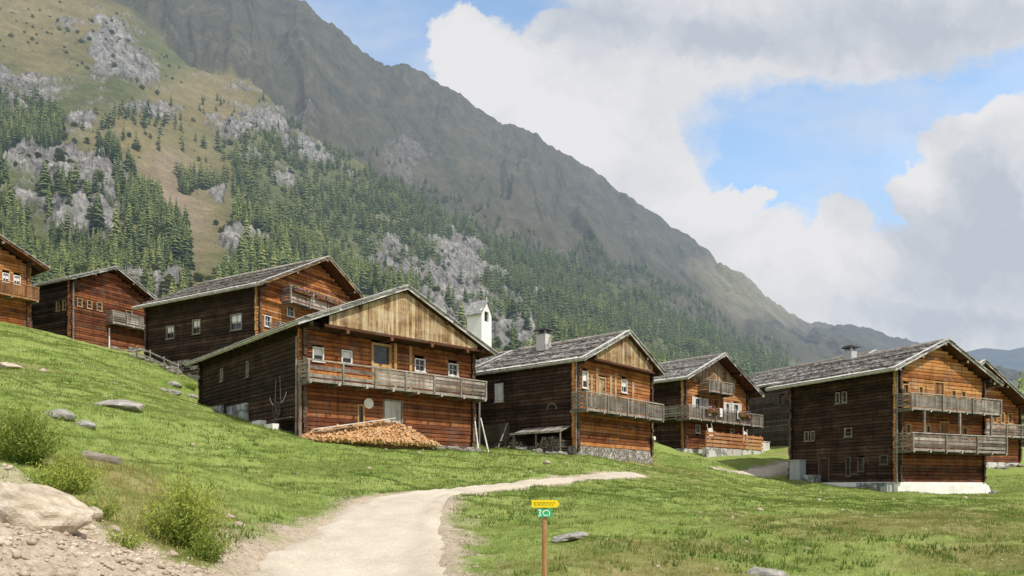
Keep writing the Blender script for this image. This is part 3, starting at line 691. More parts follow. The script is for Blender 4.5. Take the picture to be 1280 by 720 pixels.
def roof(h, root, shade=0., rafters=True, thick=.10, poles=3, end='eave_wood', verge='eave_wood'):
    w, L, rx, zr, tn, of, os_, ob = (h[k] for k in ('w', 'L', 'rx', 'zr', 'tn', 'of', 'os', 'ob'))
    xr = rx*w; y0, y1 = -of, L+ob
    zt = lambda x: zr-tn*abs(x-xr)
    mb = MB(); th = thick; ends = (-os_, w+os_)
    # two deck halves
    for xe in ends:
        ze = zt(xe); a, b = (xe, xr) if xe < xr else (xr, xe)
        mb.hexa([(a, y0, zt(a)-th), (b, y0, zt(b)-th), (b, y1, zt(b)-th), (a, y1, zt(a)-th)], [(a, y0, zt(a)), (b, y0, zt(b)), (b, y1, zt(b)), (a, y1, zt(a))], .4)
    rf = mb.build('roof', M['beam_dark'], root)
    for xe in ends:
        m = MB(); sgn = -1 if xe < xr else 1; run = abs(xe-xr); ln = run*math.sqrt(1+tn*tn); nr = int(ln/.34)
        dx = sgn/math.sqrt(1+tn*tn); dz = -tn/math.sqrt(1+tn*tn); nx, nz = -dz*sgn, abs(dx)   # outward normal (nx*sgn handled)
        nxx = sgn*tn/math.sqrt(1+tn*tn)
        for rI in range(nr+1):
            s1 = min(ln+.06, (rI+1)*ln/nr+.03); s0 = max(0, s1-.62)
            y = y0-.05+random.uniform(-.1, 0)
            while y < y1+.05:
                wd = random.uniform(.11, .25); l0 = s0; l1 = s1+random.uniform(-.05, .07)
                if rI < nr-1 or True:
                    lift0 = .008; lift1 = random.choice([.04, .05, .05, .065, .09]); t = min(.97, max(.03, random.gauss(.46+shade, .27)))
                    if random.random() < .08: t = .97
                    if random.random() < .035: lift1 += .07; l0 = l1-.35; t = .85
                    tk = .022; yA, yB = y+.004, min(y+wd-.004, y1+.08)
                    def P(s, l): return (xr+dx*s+nxx*l, zr+dz*s+nz*l)
                    xa, za = P(l0, lift0); xb, zb = P(l1, lift1); xc, zc = P(l1, lift1-tk-.02); xd, zd = P(l0, lift0-.02)
                    n = len(m.v); m.v += [(xa, yA, za), (xa, yB, za), (xb, yB, zb), (xb, yA, zb), (xc, yA, zc), (xc, yB, zc), (xd, yA, zd), (xd, yB, zd)]
                    m.f += [(n, n+1, n+2, n+3) if sgn < 0 else (n+3, n+2, n+1, n), (n+3, n+2, n+5, n+4), (n, n+3, n+4, n+6), (n+2, n+1, n+7, n+5)]; m.t += [t, min(1, t+.1), t*.8, t*.8]
                y += wd
        m.build('shingle_cover', M['shingle'], rf)
        # eave board along the lower edge
        e = MB(); ze = zt(xe); e.box(xe-.02 if sgn < 0 else xe-.012, xe+.012 if sgn < 0 else xe+.02, y0+.01, y1-.01, ze-.13, ze+.045, .7)
        e.build('eave_board', M[end], rf)
        cp = MB(); yy_c = y0-.04
        while yy_c < y1:
            ye = min(y1+.04, yy_c+random.uniform(2.2, 3.8)); s0c, s1c = ln-.10, ln+.10+random.uniform(-.02, .02); l_ = .10+random.uniform(0, .015)
            A = (xr+dx*s0c+nxx*l_, zr+dz*s0c+nz*l_); B = (xr+dx*s1c+nxx*l_, zr+dz*s1c+nz*l_); cp.hexa([(A[0], yy_c, A[1]-.03), (B[0], yy_c, B[1]-.03), (B[0], ye, B[1]-.03), (A[0], ye, A[1]-.03)], [(A[0], yy_c, A[1]), (B[0], yy_c, B[1]), (B[0], ye, B[1]), (A[0], ye, A[1])], random.uniform(.1, 1)); yy_c = ye+.01
        cp.build('eave_cap', M['frame_white'], rf)
        cp = MB()
        for j_ in range(3):
            s0c, s1c = ln*j_/3+.02, ln*(j_+1)/3; l_ = .11+.008*j_; A = (xr+dx*s0c+nxx*l_, zr+dz*s0c+nz*l_); B = (xr+dx*s1c+nxx*l_, zr+dz*s1c+nz*l_)
            cp.hexa([(A[0], y0-.06, A[1]-.03), (B[0], y0-.06, B[1]-.03), (B[0], y0+.15, B[1]-.03), (A[0], y0+.15, A[1]-.03)], [(A[0], y0-.06, A[1]), (B[0], y0-.06, B[1]), (B[0], y0+.15, B[1]), (A[0], y0+.15, A[1])], random.uniform(.5, 1))
        cp.build('verge_cap', M['eave_wood'], rf)
        g = MB()
        ex = xe-.075 if sgn < 0 else xe+.075
        for (ya, yb) in ((y0-.02, (y0+y1)/2), ((y0+y1)/2+.02, y1+.05)): g.tube((ex, ya, ze-.03), (ex, yb, ze-.045), .055, .05, 8, .6)
        g.build('gutter', M['eave_wood'], rf)
        # weight poles lying across the shingles
        for p in range(poles):
            s = ln*(.16+.72*p/max(1, poles-1)); x = xr+dx*s+nxx*.11; z = zr+dz*s+nz*.11; q = MB(); yy_ = y0+.1
            while yy_ < y1-.5:
                ye = min(y1-.1, yy_+random.uniform(3, 5)); q.tube((x+random.uniform(-.02, .02), yy_, z), (x+random.uniform(-.03, .03), ye, z+random.uniform(-.01, .02)), .045, .035, 6, random.uniform(.4, .9)); yy_ = ye+.03
            q.build('roof_pole', M['rail_grey'], rf)
        # verge boards front and back
        for yv in (y0, y1):
            v = MB(); o = -.035 if yv == y0 else .035
            ya, yb = sorted((yv+o*.1, yv+o)); a, b = sorted((xe, xr)); up = .06; dn = .15
            v.hexa([(a, ya, zt(a)-dn), (b, ya, zt(b)-dn), (b, yb, zt(b)-dn), (a, yb, zt(a)-dn)], [(a, ya, zt(a)+up), (b, ya, zt(b)+up), (b, yb, zt(b)+up), (a, yb, zt(a)+up)], .55)
            v.build('verge_board', M[verge], rf)
        if rafters:
            yq = .3
            while yq < L:
                r_ = MB(); x_in = 0.05 if sgn < 0 else w-.05
                r_.beam((x_in, yq, zt(x_in)-th-.08), (xe-sgn*.06, yq, zt(xe-sgn*.06)-th-.06), .1, .12, .4, endt=.9); r_.build('rafter', M['log_dark'], rf); yq += .95
    r2 = MB(); r2.hexa([(xr-.16, y0-.03, zr-.02), (xr+.16, y0-.03, zr-.02), (xr+.16, y1+.03, zr-.02), (xr-.16, y1+.03, zr-.02)], [(xr-.06, y0-.03, zr+.11), (xr+.06, y0-.03, zr+.11), (xr+.06, y1+.03, zr+.11), (xr-.06, y1+.03, zr+.11)], .8)
    r2.build('ridge_cap', M['rail_grey'], rf)
    return rf, zt
def purlins(root, h, zt, xs, mat='beam_dark', endmat=None, size=.2, back=1.2):
    for x in xs:
        m = MB(); z = zt(x)-.1-size*.62-.012
        m.tube((x, -h['of']+.12, z), (x, back, z), size*.5, size*.5, 9, .5); p = m.build('purlin', M[mat], root)
        if endmat:
            m = MB(); m.tube((x, -h['of']+.105, z), (x, -h['of']+.118, z), size*.5, size*.5, 9, .8); m.build('purlin_end', M[endmat], p)
def balcony(root, x0, x1, z, depth=1.05, rail=.9, style='boards', mat='rail_grey', side=None, posts=5, gaps=None, joist=.28, flowers=None):
    """floor along the front wall; side=(length) wraps it round the near left corner"""
    f = MB(); nb = 5
    for i in range(nb): f.box(x0, x1, -depth+depth*i/nb+.006, -depth+depth*(i+1)/nb-.006, z-.05, z-.008+.002*i, random.uniform(.3, .7))
    f.box(x0-.02, x1+.02, -depth-.045, -depth-.003, z-.13, z+.015, .78)
    b = f.build('balcony', M[mat], root)
    n = max(2, int((x1-x0)/1.5))
    for i in range(n+1):
        x = x0+.1+(x1-x0-.2)*i/n; j = MB(); j.beam((x, .1, z-.15), (x, -depth-.12, z-.14), .13, .16, .35, endt=.92); j.build('joist', M['rail_grey'], b)
    for i in range(posts):
        x = x0+.04+(x1-x0-.08)*i/(posts-1); p = MB(); p.box(x-.045, x+.045, -depth-.13, -depth-.048, z-.16, z+rail+.04, .6); p.build('post', M[mat], b)
    yo = -depth-.045; r = MB()
    if style == 'boards':
        k = 4; bh = rail/k*.74
        for i in range(k):
            zz = z+.1+(rail-.06)*i/k
            segs = 3
            for s in range(segs):
                xa, xb = x0+(x1-x0)*s/segs+.005, x0+(x1-x0)*(s+1)/segs-.005
                if gaps and gaps(i, s): continue
                tj = random.uniform(-.012, .012); r.hexa([(xa, yo-.002*i, zz+tj), (xb, yo-.002*i, zz-tj), (xb, yo+.035, zz-tj), (xa, yo+.035, zz+tj)], [(xa, yo-.002*i, zz+bh+tj), (xb, yo-.002*i, zz+bh-tj), (xb, yo+.035, zz+bh-tj), (xa, yo+.035, zz+bh+tj)], random.uniform(.05, .98))
    else:
        x = x0+.05
        while x < x1-.1:
            wd = .085 if style == 'pickets' else random.uniform(.13, .18); r.box(x, x+wd, yo, yo+.025, z+.06, z+rail-.03+random.uniform(-.01, .01), random.uniform(.25, .75)); x += wd+(.05 if style == 'pickets' else .012)
        r.box(x0, x1, yo+.028, yo+.06, z+.12, z+.2, .5); r.box(x0, x1, yo+.028, yo+.06, z+rail-.22, z+rail-.14, .5)
    r.build('railing', M[mat], b)
    t_ = MB(); t_.box(x0-.05, x1+.05, yo-.05, yo+.07, z+rail+.042, z+rail+.10, .85); t_.build('handrail', M[mat], b)
    for xe, sg in ((x0, 1), (x1, -1)):
        if side and sg == 1: continue
        e = MB()
        for i in range(4): zz = z+.1+(rail-.06)*i/4; e.box(*sorted((xe, xe+sg*.03)), -depth+.0, -.04, zz, zz+.13, random.uniform(.3, .7))
        e.box(*sorted((xe-.01*sg, xe+sg*.06)), -depth, -.04, z+rail+.045, z+rail+.097, .8); e.build('end_railing', M[mat], b)
    if side:
        s = MB(); xo = x0
        for i in range(4): s.box(x0+depth*i/4-.0+.005, x0+depth*(i+1)/4-.005, .002, side, z-.05, z-.012+.002*i, .5)
        for i in range(4): zz = z+.1+(rail-.06)*i/4; s.box(xo, xo+.03, -depth, side, zz, zz+.15, random.uniform(.3, .7))
        s.box(xo-.03, xo+.07, -depth, side, z+rail+.045, z+rail+.097, .8)
        k = 0
        while k*1.3 < side: s.box(xo-.06, xo-.004, k*1.3, k*1.3+.09, z-.15, z+rail+.04, .6); k += 1
        s.build('side_walkway', M[mat], b)
    if flowers:
        for xa, xb in flowers:
            bxm = MB(); bxm.box(xa, xb, yo-.24, yo-.055, z+rail-.32, z+rail-.10, .4); fb = bxm.build('flower_box', M['board_brown'], b)
            for nm, mt, n_ in (('foliage', 'weed', 160), ('blossom', 'petal_red', 90), ('blossom', 'petal_violet', 70)):
                q = MB()
                for _ in range(n_):
                    c = Vector((random.uniform(xa, xb), yo-.18+random.gauss(0, .08), z+rail-.12+random.gauss(0, .15))); a = Vector((random.uniform(-1, 1), random.uniform(-1, 1), random.uniform(-1, 1))).normalized(); d = a.orthogonal().normalized(); s = random.uniform(.04, .085)
                    q.poly([c+a*s, c+d*s, c-a*s, c-d*s], random.random())
                q.build(nm, M[mt], fb)
    return b
def foundation(root, h, z1, zb=-3., mat='fieldstone', proud=.03, fx=None):
    """low stone walls carrying the logs, rough on the outside"""
    w, L = h['w'], h['L']; a0 = 0 if fx is None else fx
    for nm, axis, off, a, b, out in (('f', 'x', 0, 0, w, -1), ('l', 'y', 0, 0, L, -1), ('r', 'y', w, 0, L, 1)):
        n = max(4, int((b-a)/.22)); nz_ = max(3, int((z1-zb)/.22)); V = []; Fq = []
        for i in range(nz_+1):
            for j in range(n+1):
                s = a-proud+(b-a+2*proud)*j/n; z = zb+(z1-zb)*i/nz_
                d = proud+.05*(mnoise.noise(Vector((s*2.2+off, z*2.2, 3.3)))) if 0 < j < n else proud
                if i == nz_: d -= .01
                V.append((s, off+out*d, z) if axis == 'x' else (off+out*d, s, z))
        for i in range(nz_):
            for j in range(n):
                q = i*(n+1)+j; Fq.append((q, q+1, q+n+2, q+n+1))
        m = n+1; base = len(V)
        for j in range(m):
            s = a-proud+(b-a+2*proud)*j/n; V.append((s, off-out*.1, z1) if axis == 'x' else (off-out*.1, s, z1))
        for j in range(n): Fq.append((nz_*m+j, nz_*m+j+1, base+j+1, base+j))
        me = bpy.data.meshes.new('foundation'); me.from_pydata(V, [], Fq); me.materials.append(M[mat]); link(bpy.data.objects.new('foundation', me), root)
def shell(root, h, zb=0., ztop=None, mats=('log_orange', 'log_dark'), ops_front=(), ops_left=(), eave=None, lower=None, split=None, ftint=.5, stint=.5):
    """four log walls up to the eaves, and the two log gables under the roof"""
    w, L, rx, zr, tn = (h[k] for k in ('w', 'L', 'rx', 'zr', 'tn')); zt = lambda x: zr-tn*abs(x-rx*w)-.14
    zl, zrr = zt(0), zt(w); lowz = min(zl, zrr)
    if split:
        log_wall('x', 0, 0, w, zb, split, ops_front, M[lower], root, -1, tint=ftint-.02)
        log_wall('x', 0, 0, w, split, zr, ops_front, M[mats[0]], root, -1, top=lambda s: zt(s), tint=ftint)
    else: log_wall('x', 0, 0, w, zb, zr, ops_front, M[mats[0]], root, -1, top=lambda s: zt(s), tint=ftint)
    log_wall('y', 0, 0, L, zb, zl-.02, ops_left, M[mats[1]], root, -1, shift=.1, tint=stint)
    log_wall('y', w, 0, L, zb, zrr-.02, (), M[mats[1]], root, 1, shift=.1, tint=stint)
    log_wall('x', L, 0, w, zb, zr, (), M[mats[1]], root, 1, top=lambda s: zt(s), tint=stint)
def chimney(root, x, y, z0, z1, sx_=.75, sy_=.75, cap='slate', mat='plaster', tall=.0):
    m = MB(); m.box(x-sx_/2, x+sx_/2, y-sy_/2, y+sy_/2, z0, z1, .5); c = m.build('chimney', M[mat], root)
    for dx in (-1, 1):
        for dy in (-1, 1):
            p = MB(); p.box(x+dx*(sx_/2-.08)-.06, x+dx*(sx_/2-.08)+.06, y+dy*(sy_/2-.08)-.06, y+dy*(sy_/2-.08)+.06, z1+.002, z1+.22, .5); p.build('cap_post', M[mat], c)
    p = MB(); p.hexa([(x-sx_/2-.18, y-sy_/2-.18, z1+.222), (x+sx_/2+.18, y-sy_/2-.18, z1+.222), (x+sx_/2+.18, y+sy_/2+.18, z1+.222), (x-sx_/2-.18, y+sy_/2+.18, z1+.222)], [(x-sx_/2, y-sy_/2, z1+.40), (x+sx_/2, y-sy_/2, z1+.36), (x+sx_/2, y+sy_/2, z1+.36), (x-sx_/2, y+sy_/2, z1+.40)], .2)
    p.build('chimney_cap', M[cap], c); return c
def house(key, name, label, cat='farmhouse', group='log farmhouses of the village'):
    h = HS[key]; r = empty(name, h['o'], h['r']); tag(r, label, cat, group); return h, r
def plates(root, h, zt, mat='log_dark'):
    """wall plates running under the eaves"""
    for x in (0, h['w']):
        m = MB(); m.beam((x, -h['of']*.85, zt(x)-.26), (x, h['L']+.3, zt(x)-.26), .2, .22, .4, endt=.9); m.build('wall_plate', M[mat], root)
def corner_pole(root, x, y, z0, z1, mat='rail_grey', rr_=.07):
    m = MB(); m.tube((x, y, z0), (x+.02, y, z1), rr_, rr_*.85, 8, .6); m.build('corner_post', M[mat], root)

# --- the large house in the centre
h, rt = house('C', 'log_farmhouse', 'large central log farmhouse with tan boarded gable and a firewood heap at its wall')
fo_ = [(.5,1.1,3.8,4.5), (2.05,2.65,3.85,4.55), (3.75,4.95,3.25,5.15), (6.4,7.1,3.95,4.65), (8.65,9.35,3.95,4.65), (2.95,3.35,.9,1.9), (4.45,5.65,.6,2.3)]
lo_ = [(10.2,10.6,3.9,4.65), (6.4,6.75,3.7,4.6)]
log_wall('x', 0, 0, h['w'], -.4, 2.75, fo_, M['log_red'], rt, -1, tint=.5)
log_wall('x', 0, 0, h['w'], 2.75, 5.3, fo_, M['log_orange'], rt, -1, tint=.5)
log_wall('x', 0, 0, h['w'], 5.3, 8.0, (), M['log_dark'], rt, -1, top=lambda s: h['zr']-h['tn']*abs(s-h['rx']*h['w'])-.14, tint=.4)
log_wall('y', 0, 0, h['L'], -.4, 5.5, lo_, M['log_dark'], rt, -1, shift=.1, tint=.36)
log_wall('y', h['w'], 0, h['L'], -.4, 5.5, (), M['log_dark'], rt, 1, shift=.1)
log_wall('x', h['L'], 0, h['w'], 1., 8.0, (), M['log_dark'], rt, 1, top=lambda s: h['zr']-h['tn']*abs(s-h['rx']*h['w'])-.14)
foundation(rt, h, -.02 if False else .02, -3)
pw = MB(); pw.box(-.16, -.04, 6.4, 9.3, .2, 2.3, .5); pw.box(-.155, -.04, 10.0, 13.95, .2, 2.5, .5); pw.box(-.15, -.04, 9.3, 10.0, .2, 1.1, .5); pw.build('plaster_base', M['plaster_shade'], rt)
rf, zt = roof(h, rt, end='eave_wood'); plates(rt, h, zt)
purlins(rt, h, zt, [h['rx']*h['w'], 2.6, 7.9], 'beam_dark', None)
xr = h['rx']*h['w']
board_wall((.95, 10.05, lambda x: zt(x)-.20), 5.48, -.84, rt, M['board_tan'], tint=.58)
m = MB(); m.box(.7, 10.3, -.92, -.80, 5.34, 5.47, .4); m.build('gable_beam', M['beam_dark'], rt)
m = MB(); m.box(.9, 10.1, -.80, .0, 5.36, 5.44, .3); m.build('gable_floor', M['beam_dark'], rt)
for x in (1.9, 4.4, 6.9, 9.3):
    m = MB(); m.beam((x, .1, 5.25), (x, -.98, 5.25), .16, .18, .4, endt=.9); m.build('bracket', M['beam_dark'], rt)
for (a, b, c, d) in fo_[:2]: window(rt, 'x', 0, a, b, c, d, -1, 'frame_white', (0, 0), curtain=True)
window(rt, 'x', 0, 3.75, 4.95, 3.95, 5.15, -1, 'frame_wood', (0, 0), fw=.13); 
for (a, b, c, d) in fo_[3:5]: window(rt, 'x', 0, a, b, c, d, -1, 'frame_white', (1, 1))
m = MB()
for i in range(4): m.box(3.76+.3*i, 4.04+.3*i, -.05, .02, 3.0, 3.94, random.uniform(.3, .8))
m.build('door_panel', M['frame_wood'], rt)
for x in (5.1, 6.05): 
    m = MB(); m.box(x, x+.16, -.085, -.037, 2.8, 5.25, .6); m.build('wall_batten', M['frame_wood'], rt)
window(rt, 'x', 0, 2.95, 3.35, .9, 1.9, -1, 'frame_wood', (0, 0), sill=False)
door(rt, 'x', 0, 4.45, 5.65, .0, 2.3, -1, 'eave_wood', 'rail_grey')
for (a, b, c, d) in lo_: window(rt, 'y', 0, a, b, c, d, -1, 'rail_grey', (0, 0), curtain=True)
balcony(rt, -.25, 10.55, 2.78, 1.0, .82, 'boards', posts=7, gaps=lambda i, s: s == 0 and i in (1, 3))
corner_pole(rt, -.26, -.28, -.3, 3.0); corner_pole(rt, -.28, .1, -.3, 4.9, rr_=.05); corner_pole(rt, 10.7, -.25, -.6, 2.6, rr_=.06)
for z_, x_ in ((.6, 1.4), (1.5, 3.2)):
    pass

# --- the house behind it on the left
h, rt = house('B', 'log_farmhouse', 'orange log farmhouse behind the large central one, flowers on its gable balcony')
fb = [(.5,1.1,1.9,2.7), (2.6,3.3,3.05,3.95), (5.3,6.0,3.1,3.95)]; lb = [(8.95,9.9,1.85,2.85), (6.0,6.9,1.9,3.0), (1.6,2.8,1.75,2.9)]
zg = lambda s: h['zr']-h['tn']*abs(s-h['rx']*h['w'])-.14
log_wall('x', 0, 0, h['w'], -1.2, 3.9, fb, M['log_gold'], rt, -1, tint=.45); log_wall('x', 0, 0, h['w'], 3.9, 8, fb, M['log_orange'], rt, -1, top=zg, tint=.5)
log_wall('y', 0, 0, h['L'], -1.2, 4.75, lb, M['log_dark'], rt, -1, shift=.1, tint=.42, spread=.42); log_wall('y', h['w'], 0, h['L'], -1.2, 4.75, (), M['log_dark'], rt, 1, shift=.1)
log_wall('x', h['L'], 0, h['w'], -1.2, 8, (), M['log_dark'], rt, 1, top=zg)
foundation(rt, h, .1, -3.5)
rf, zt = roof(h, rt, end='eave_wood', verge='board_tan', poles=4, shade=-.1); plates(rt, h, zt); purlins(rt, h, zt, [h['rx']*h['w'], 2.8, 8.9], 'beam_dark', 'beam_end')
for a, b, c, d in lb: window(rt, 'y', 0, a, b, c, d, -1, 'rail_grey', (1, 1), curtain=True)
for a, b, c, d in fb: window(rt, 'x', 0, a, b, c, d, -1, 'frame_white', (1, 1))
m = MB(); m.box(.1, 11.5, -.22, -.06, 3.72, 3.9, .7); m.build('log_cornice', M['log_orange'], rt)
balcony(rt, 1.9, 7.6, 3.95, 1.0, .95, 'boards', posts=4, flowers=[(2.1, 3.9), (4.3, 6.9)])
balcony(rt, .9, 10.6, 1.2, 1.0, .9, 'boards', posts=5)
for x, z_ in ((2.3, 5.2), (5.2, 5.9), (7.9, 5.2)):
    pass
# --- dark house on the left
h, rt = house('A', 'log_farmhouse', 'small dark brown log farmhouse with low grey roof, second from the left edge')
fa = [(.5,.95,2.95,3.65), (1.35,1.8,2.95,3.65), (2.2,2.7,2.95,3.7), (4.9,5.5,2.9,3.6)]; la = [(.6,1.1,2.6,3.4), (1.5,2.0,2.6,3.4)]
shell(rt, h, -.6, mats=('log_red', 'log_dark'), ops_front=fa, ops_left=la, ftint=.36, stint=.35)
foundation(rt, h, -.3, -3.5)
rf, zt = roof(h, rt, shade=-.12, poles=2); plates(rt, h, zt); purlins(rt, h, zt, [h['rx']*h['w'], 1.7, 5.2], 'beam_dark', 'beam_end', .17)
for a, b, c, d in fa: window(rt, 'x', 0, a, b, c, d, -1, 'frame_wood', (0, 1), fw=.05)
for a, b, c, d in la: window(rt, 'y', 0, a, b, c, d, -1, 'frame_wood', (0, 1), fw=.05)
balcony(rt, 3.0, 6.95, 2.1, .9, .85, 'boards', posts=4)
corner_pole(rt, .05, -.25, -.7, 4.9, rr_=.06); corner_pole(rt, 3.2, -.22, -.8, 1.6, 'frame_white', .07)
# --- orange house cut by the left edge
h, rt = house('Z', 'log_farmhouse', 'bright orange log farmhouse cut off by the left edge of the photo')
fz = [(7.2,7.7,3.2,3.95), (7.95,8.45,3.2,3.95), (5.0,5.7,3.1,3.9), (2.5,3.2,3.1,3.9)]
shell(rt, h, -.4, mats=('log_gold', 'log_dark'), ops_front=fz, ftint=.42, lower='log_orange', split=2.2)
foundation(rt, h, -.2, -3.5)
rf, zt = roof(h, rt, poles=3, verge='board_brown'); plates(rt, h, zt, 'beam_dark'); purlins(rt, h, zt, [4.5, 2.2, 6.9], 'beam_dark', 'beam_end')
for a, b, c, d in fz: window(rt, 'x', 0, a, b, c, d, -1, 'frame_white', (1, 0), curtain=True)
balcony(rt, .4, 9.25, 2.15, 1.05, .85, 'uprights', 'board_brown', posts=6)
# --- house with the chimney right of the centre
h, rt = house('D', 'log_farmhouse', 'log farmhouse right of the centre with white chimney and a dark woodshed at its side')
fd = [(.55,1.15,3.85,4.85), (4.7,5.4,4.0,4.85), (2.2,3.0,3.0,4.7)]; ld = [(5.5,6.2,3.45,4.6)]
log_wall('x', 0, 0, h['w'], .5, 2.6, (), M['log_orange'], rt, -1, tint=.38); 
zg = lambda s: h['zr']-h['tn']*abs(s-h['rx']*h['w'])-.14
log_wall('x', 0, 0, h['w'], 2.6, 8, fd, M['log_orange'], rt, -1, top=zg, tint=.5)
log_wall('y', 0, 0, h['L'], .1, 5.35, ld, M['log_dark'], rt, -1, shift=.1, tint=.5, spread=.45); log_wall('y', h['w'], 0, h['L'], .1, 5.35, (), M['log_dark'], rt, 1, shift=.1)
log_wall('x', h['L'], 0, h['w'], .1, 8, (), M['log_dark'], rt, 1, top=zg)
foundation(rt, h, .5, -2.5, proud=.07)
rf, zt = roof(h, rt, shade=.06, poles=4); plates(rt, h, zt); purlins(rt, h, zt, [h['rx']*h['w'], 2.1, 6.8], 'beam_dark', 'beam_end', .18)
board_wall((1.2, 7.7, lambda x: zt(x)-.18), 5.6, -.5, rt, M['board_tan'], tint=.45)
m = MB(); m.box(1.0, 7.9, -.58, -.46, 5.47, 5.59, .4); m.build('gable_beam', M['beam_dark'], rt); m = MB(); m.box(1.1, 7.8, -.46, 0, 5.5, 5.57, .4); m.build('gable_floor', M['beam_dark'], rt)
window(rt, 'x', 0, .55, 1.15, 3.85, 4.85, -1, 'frame_white', (0, 0), curtain=True); window(rt, 'x', 0, 4.7, 5.4, 4.0, 4.85, -1, 'frame_white', (1, 1), curtain=True); door(rt, 'x', 0, 2.2, 3.0, 3.0, 4.7, -1, 'board_tan', 'frame_wood')
for x in (1.35, 1.9, 3.4, 3.9, 5.9):
    m = MB(); m.box(x, x+.22, -.09, -.037, 2.8, 5.0+random.uniform(-.3, .2), .6); m.build('wall_batten', M['board_tan'], rt)
window(rt, 'y', 0, 5.5, 6.2, 3.45, 4.6, -1, 'frame_white', (0, 0)); m = MB(); m.box(-.075, -.058, 5.58, 6.12, 3.53, 4.52, .75); m.build('shutter', M['frame_white'], rt)
m = MB()
for i in range(13): m.box(-.08, -.038, 5.0+.2*i, 5.19+.2*i, .2, 2.05+random.uniform(-.03, .03), random.uniform(.3, .8))
m.build('barn_door', M['log_grey'], rt)
balcony(rt, -.5, 8.2, 2.55, .95, .85, 'pickets', posts=5)
chimney(rt, 3.1, 4.8, 6.2, 7.98, .62, .75, 'iron', 'plaster'); chimney_done = True
corner_pole(rt, -.26, -.2, .3, 5.2, rr_=.05); m = MB(); m.tube((8.45, -.15, 1.35), (8.45, -.25, 1.35), .13, .13, 12, .6); m.build('wall_lamp', M['disc'], rt)
# --- house in the gap right of it
h, rt = house('E', 'log_farmhouse', 'log farmhouse with white shutters behind an orange plank fence')
fe = [(1.5,2.4,3.15,4.3), (2.7,3.2,3.15,4.3), (6.2,6.9,3.2,4.25), (7.5,8.4,3.2,4.3), (1.6,2.3,1.4,2.1), (7.0,7.7,1.4,2.1), (4.3,5.2,2.5,4.4)]
shell(rt, h, .1, mats=('log_gold', 'log_dark'), ops_front=fe, ftint=.48, lower='log_red', split=2.45)
foundation(rt, h, .12, -2.5, 'plaster')
rf, zt = roof(h, rt, shade=.05, poles=3); plates(rt, h, zt); purlins(rt, h, zt, [h['rx']*h['w'], 2.2, 7.2], 'beam_dark', 'beam_end', .2)
for a, b, c, d in fe[:4]: window(rt, 'x', 0, a, b, c, d, -1, 'frame_white', (1, 1), fw=.12, shutter='frame_white')
for a, b, c, d in fe[4:6]: window(rt, 'x', 0, a, b, c, d, -1, 'frame_white', (1, 1))
door(rt, 'x', 0, 4.3, 5.2, 2.5, 4.4, -1, 'board_brown')
balcony(rt, -1.0, 10.7, 2.45, 1.0, .85, 'pickets', posts=7, side=5.5, flowers=[(1.4, 3.2), (6.3, 8.5)])
balcony(rt, 2.0, 5.9, 4.85, .9, .75, 'uprights', posts=3)
board_wall((1.3, 7.8, lambda x: zt(x)-.25), 5.5, -.045, rt, M['board_tan'], tint=.4)
chimney(rt, 2.2, 7.5, 6.6, 8.3, .7, .7, 'iron', 'rail_grey')
# --- three storey house on the right
h, rt = house('F', 'log_farmhouse', 'tall three storey log farmhouse on the right with two grey balconies and white stone base')
ff = [(.45,1.0,5.9,6.55), (1.9,2.35,5.85,6.5), (3.4,4.4,5.0,6.9), (5.1,5.6,5.75,6.45), (6.1,6.6,5.75,6.45), (.7,1.2,3.5,4.1), (2.6,3.1,3.5,4.1), (4.0,4.9,2.6,4.4), (6.2,6.8,3.4,4.1)]
lf = [(3.6,4.0,5.75,6.5), (4.15,4.5,5.75,6.5), (6.2,6.55,3.4,4.1), (6.7,7.1,3.4,4.1), (3.2,3.8,3.5,4.1), (5.0,5.9,.3,2.2), (3.3,3.7,.9,2.2), (2.3,2.8,1.2,2.1), (.6,1.2,1.6,2.2)]
zg = lambda s: h['zr']-h['tn']*abs(s-h['rx']*h['w'])-.14
log_wall('x', 0, 0, h['w'], .5, 2.55, ff, M['log_red'], rt, -1, tint=.36); log_wall('x', 0, 0, h['w'], 2.55, 4.95, ff, M['log_orange'], rt, -1, tint=.42); log_wall('x', 0, 0, h['w'], 4.95, 9.4, ff, M['log_gold'], rt, -1, top=zg, tint=.5)
log_wall('y', 0, 0, h['L'], .4, 7.55, lf, M['log_dark'], rt, -1, shift=.1, tint=.44, spread=.45, ext=.28); log_wall('y', h['w'], 0, h['L'], .4, 7.2, (), M['log_dark'], rt, 1, shift=.1); log_wall('x', h['L'], 0, h['w'], .4, 9.4, (), M['log_dark'], rt, 1, top=zg, ext=.3)
foundation(rt, h, .52, -2.0, 'whitewash', .09)
m = MB(); m.hexa([(8.5, -.3, -1.5), (9.7, -.2, -1.5), (9.7, 1.2, -1.5), (8.5, 1.2, -1.5)], [(8.58, -.05, .45), (9.0, -.05, .3), (9.0, 1.2, .3), (8.58, 1.2, .45)], .5); m.build('buttress', M['whitewash'], rt)
rf, zt = roof(h, rt, shade=.03, poles=4); plates(rt, h, zt); purlins(rt, h, zt, [-.4, 1.7, h['rx']*h['w'], 6.1, 8.9], 'beam_dark', 'beam_end', .2)
for a, b, c, d in ff:
    if d-c > 1.5: door(rt, 'x', 0, a, b, c, d, -1, 'board_brown', 'frame_wood')
    else: window(rt, 'x', 0, a, b, c, d, -1, 'frame_wood', (1, 0))
for a, b, c, d in lf:
    if d-c > 1.5: door(rt, 'y', 0, a, b, c, d, -1, 'log_dark', 'log_grey')
    else: window(rt, 'y', 0, a, b, c, d, -1, 'rail_grey' if c > 3 else 'log_grey', (0, 1))
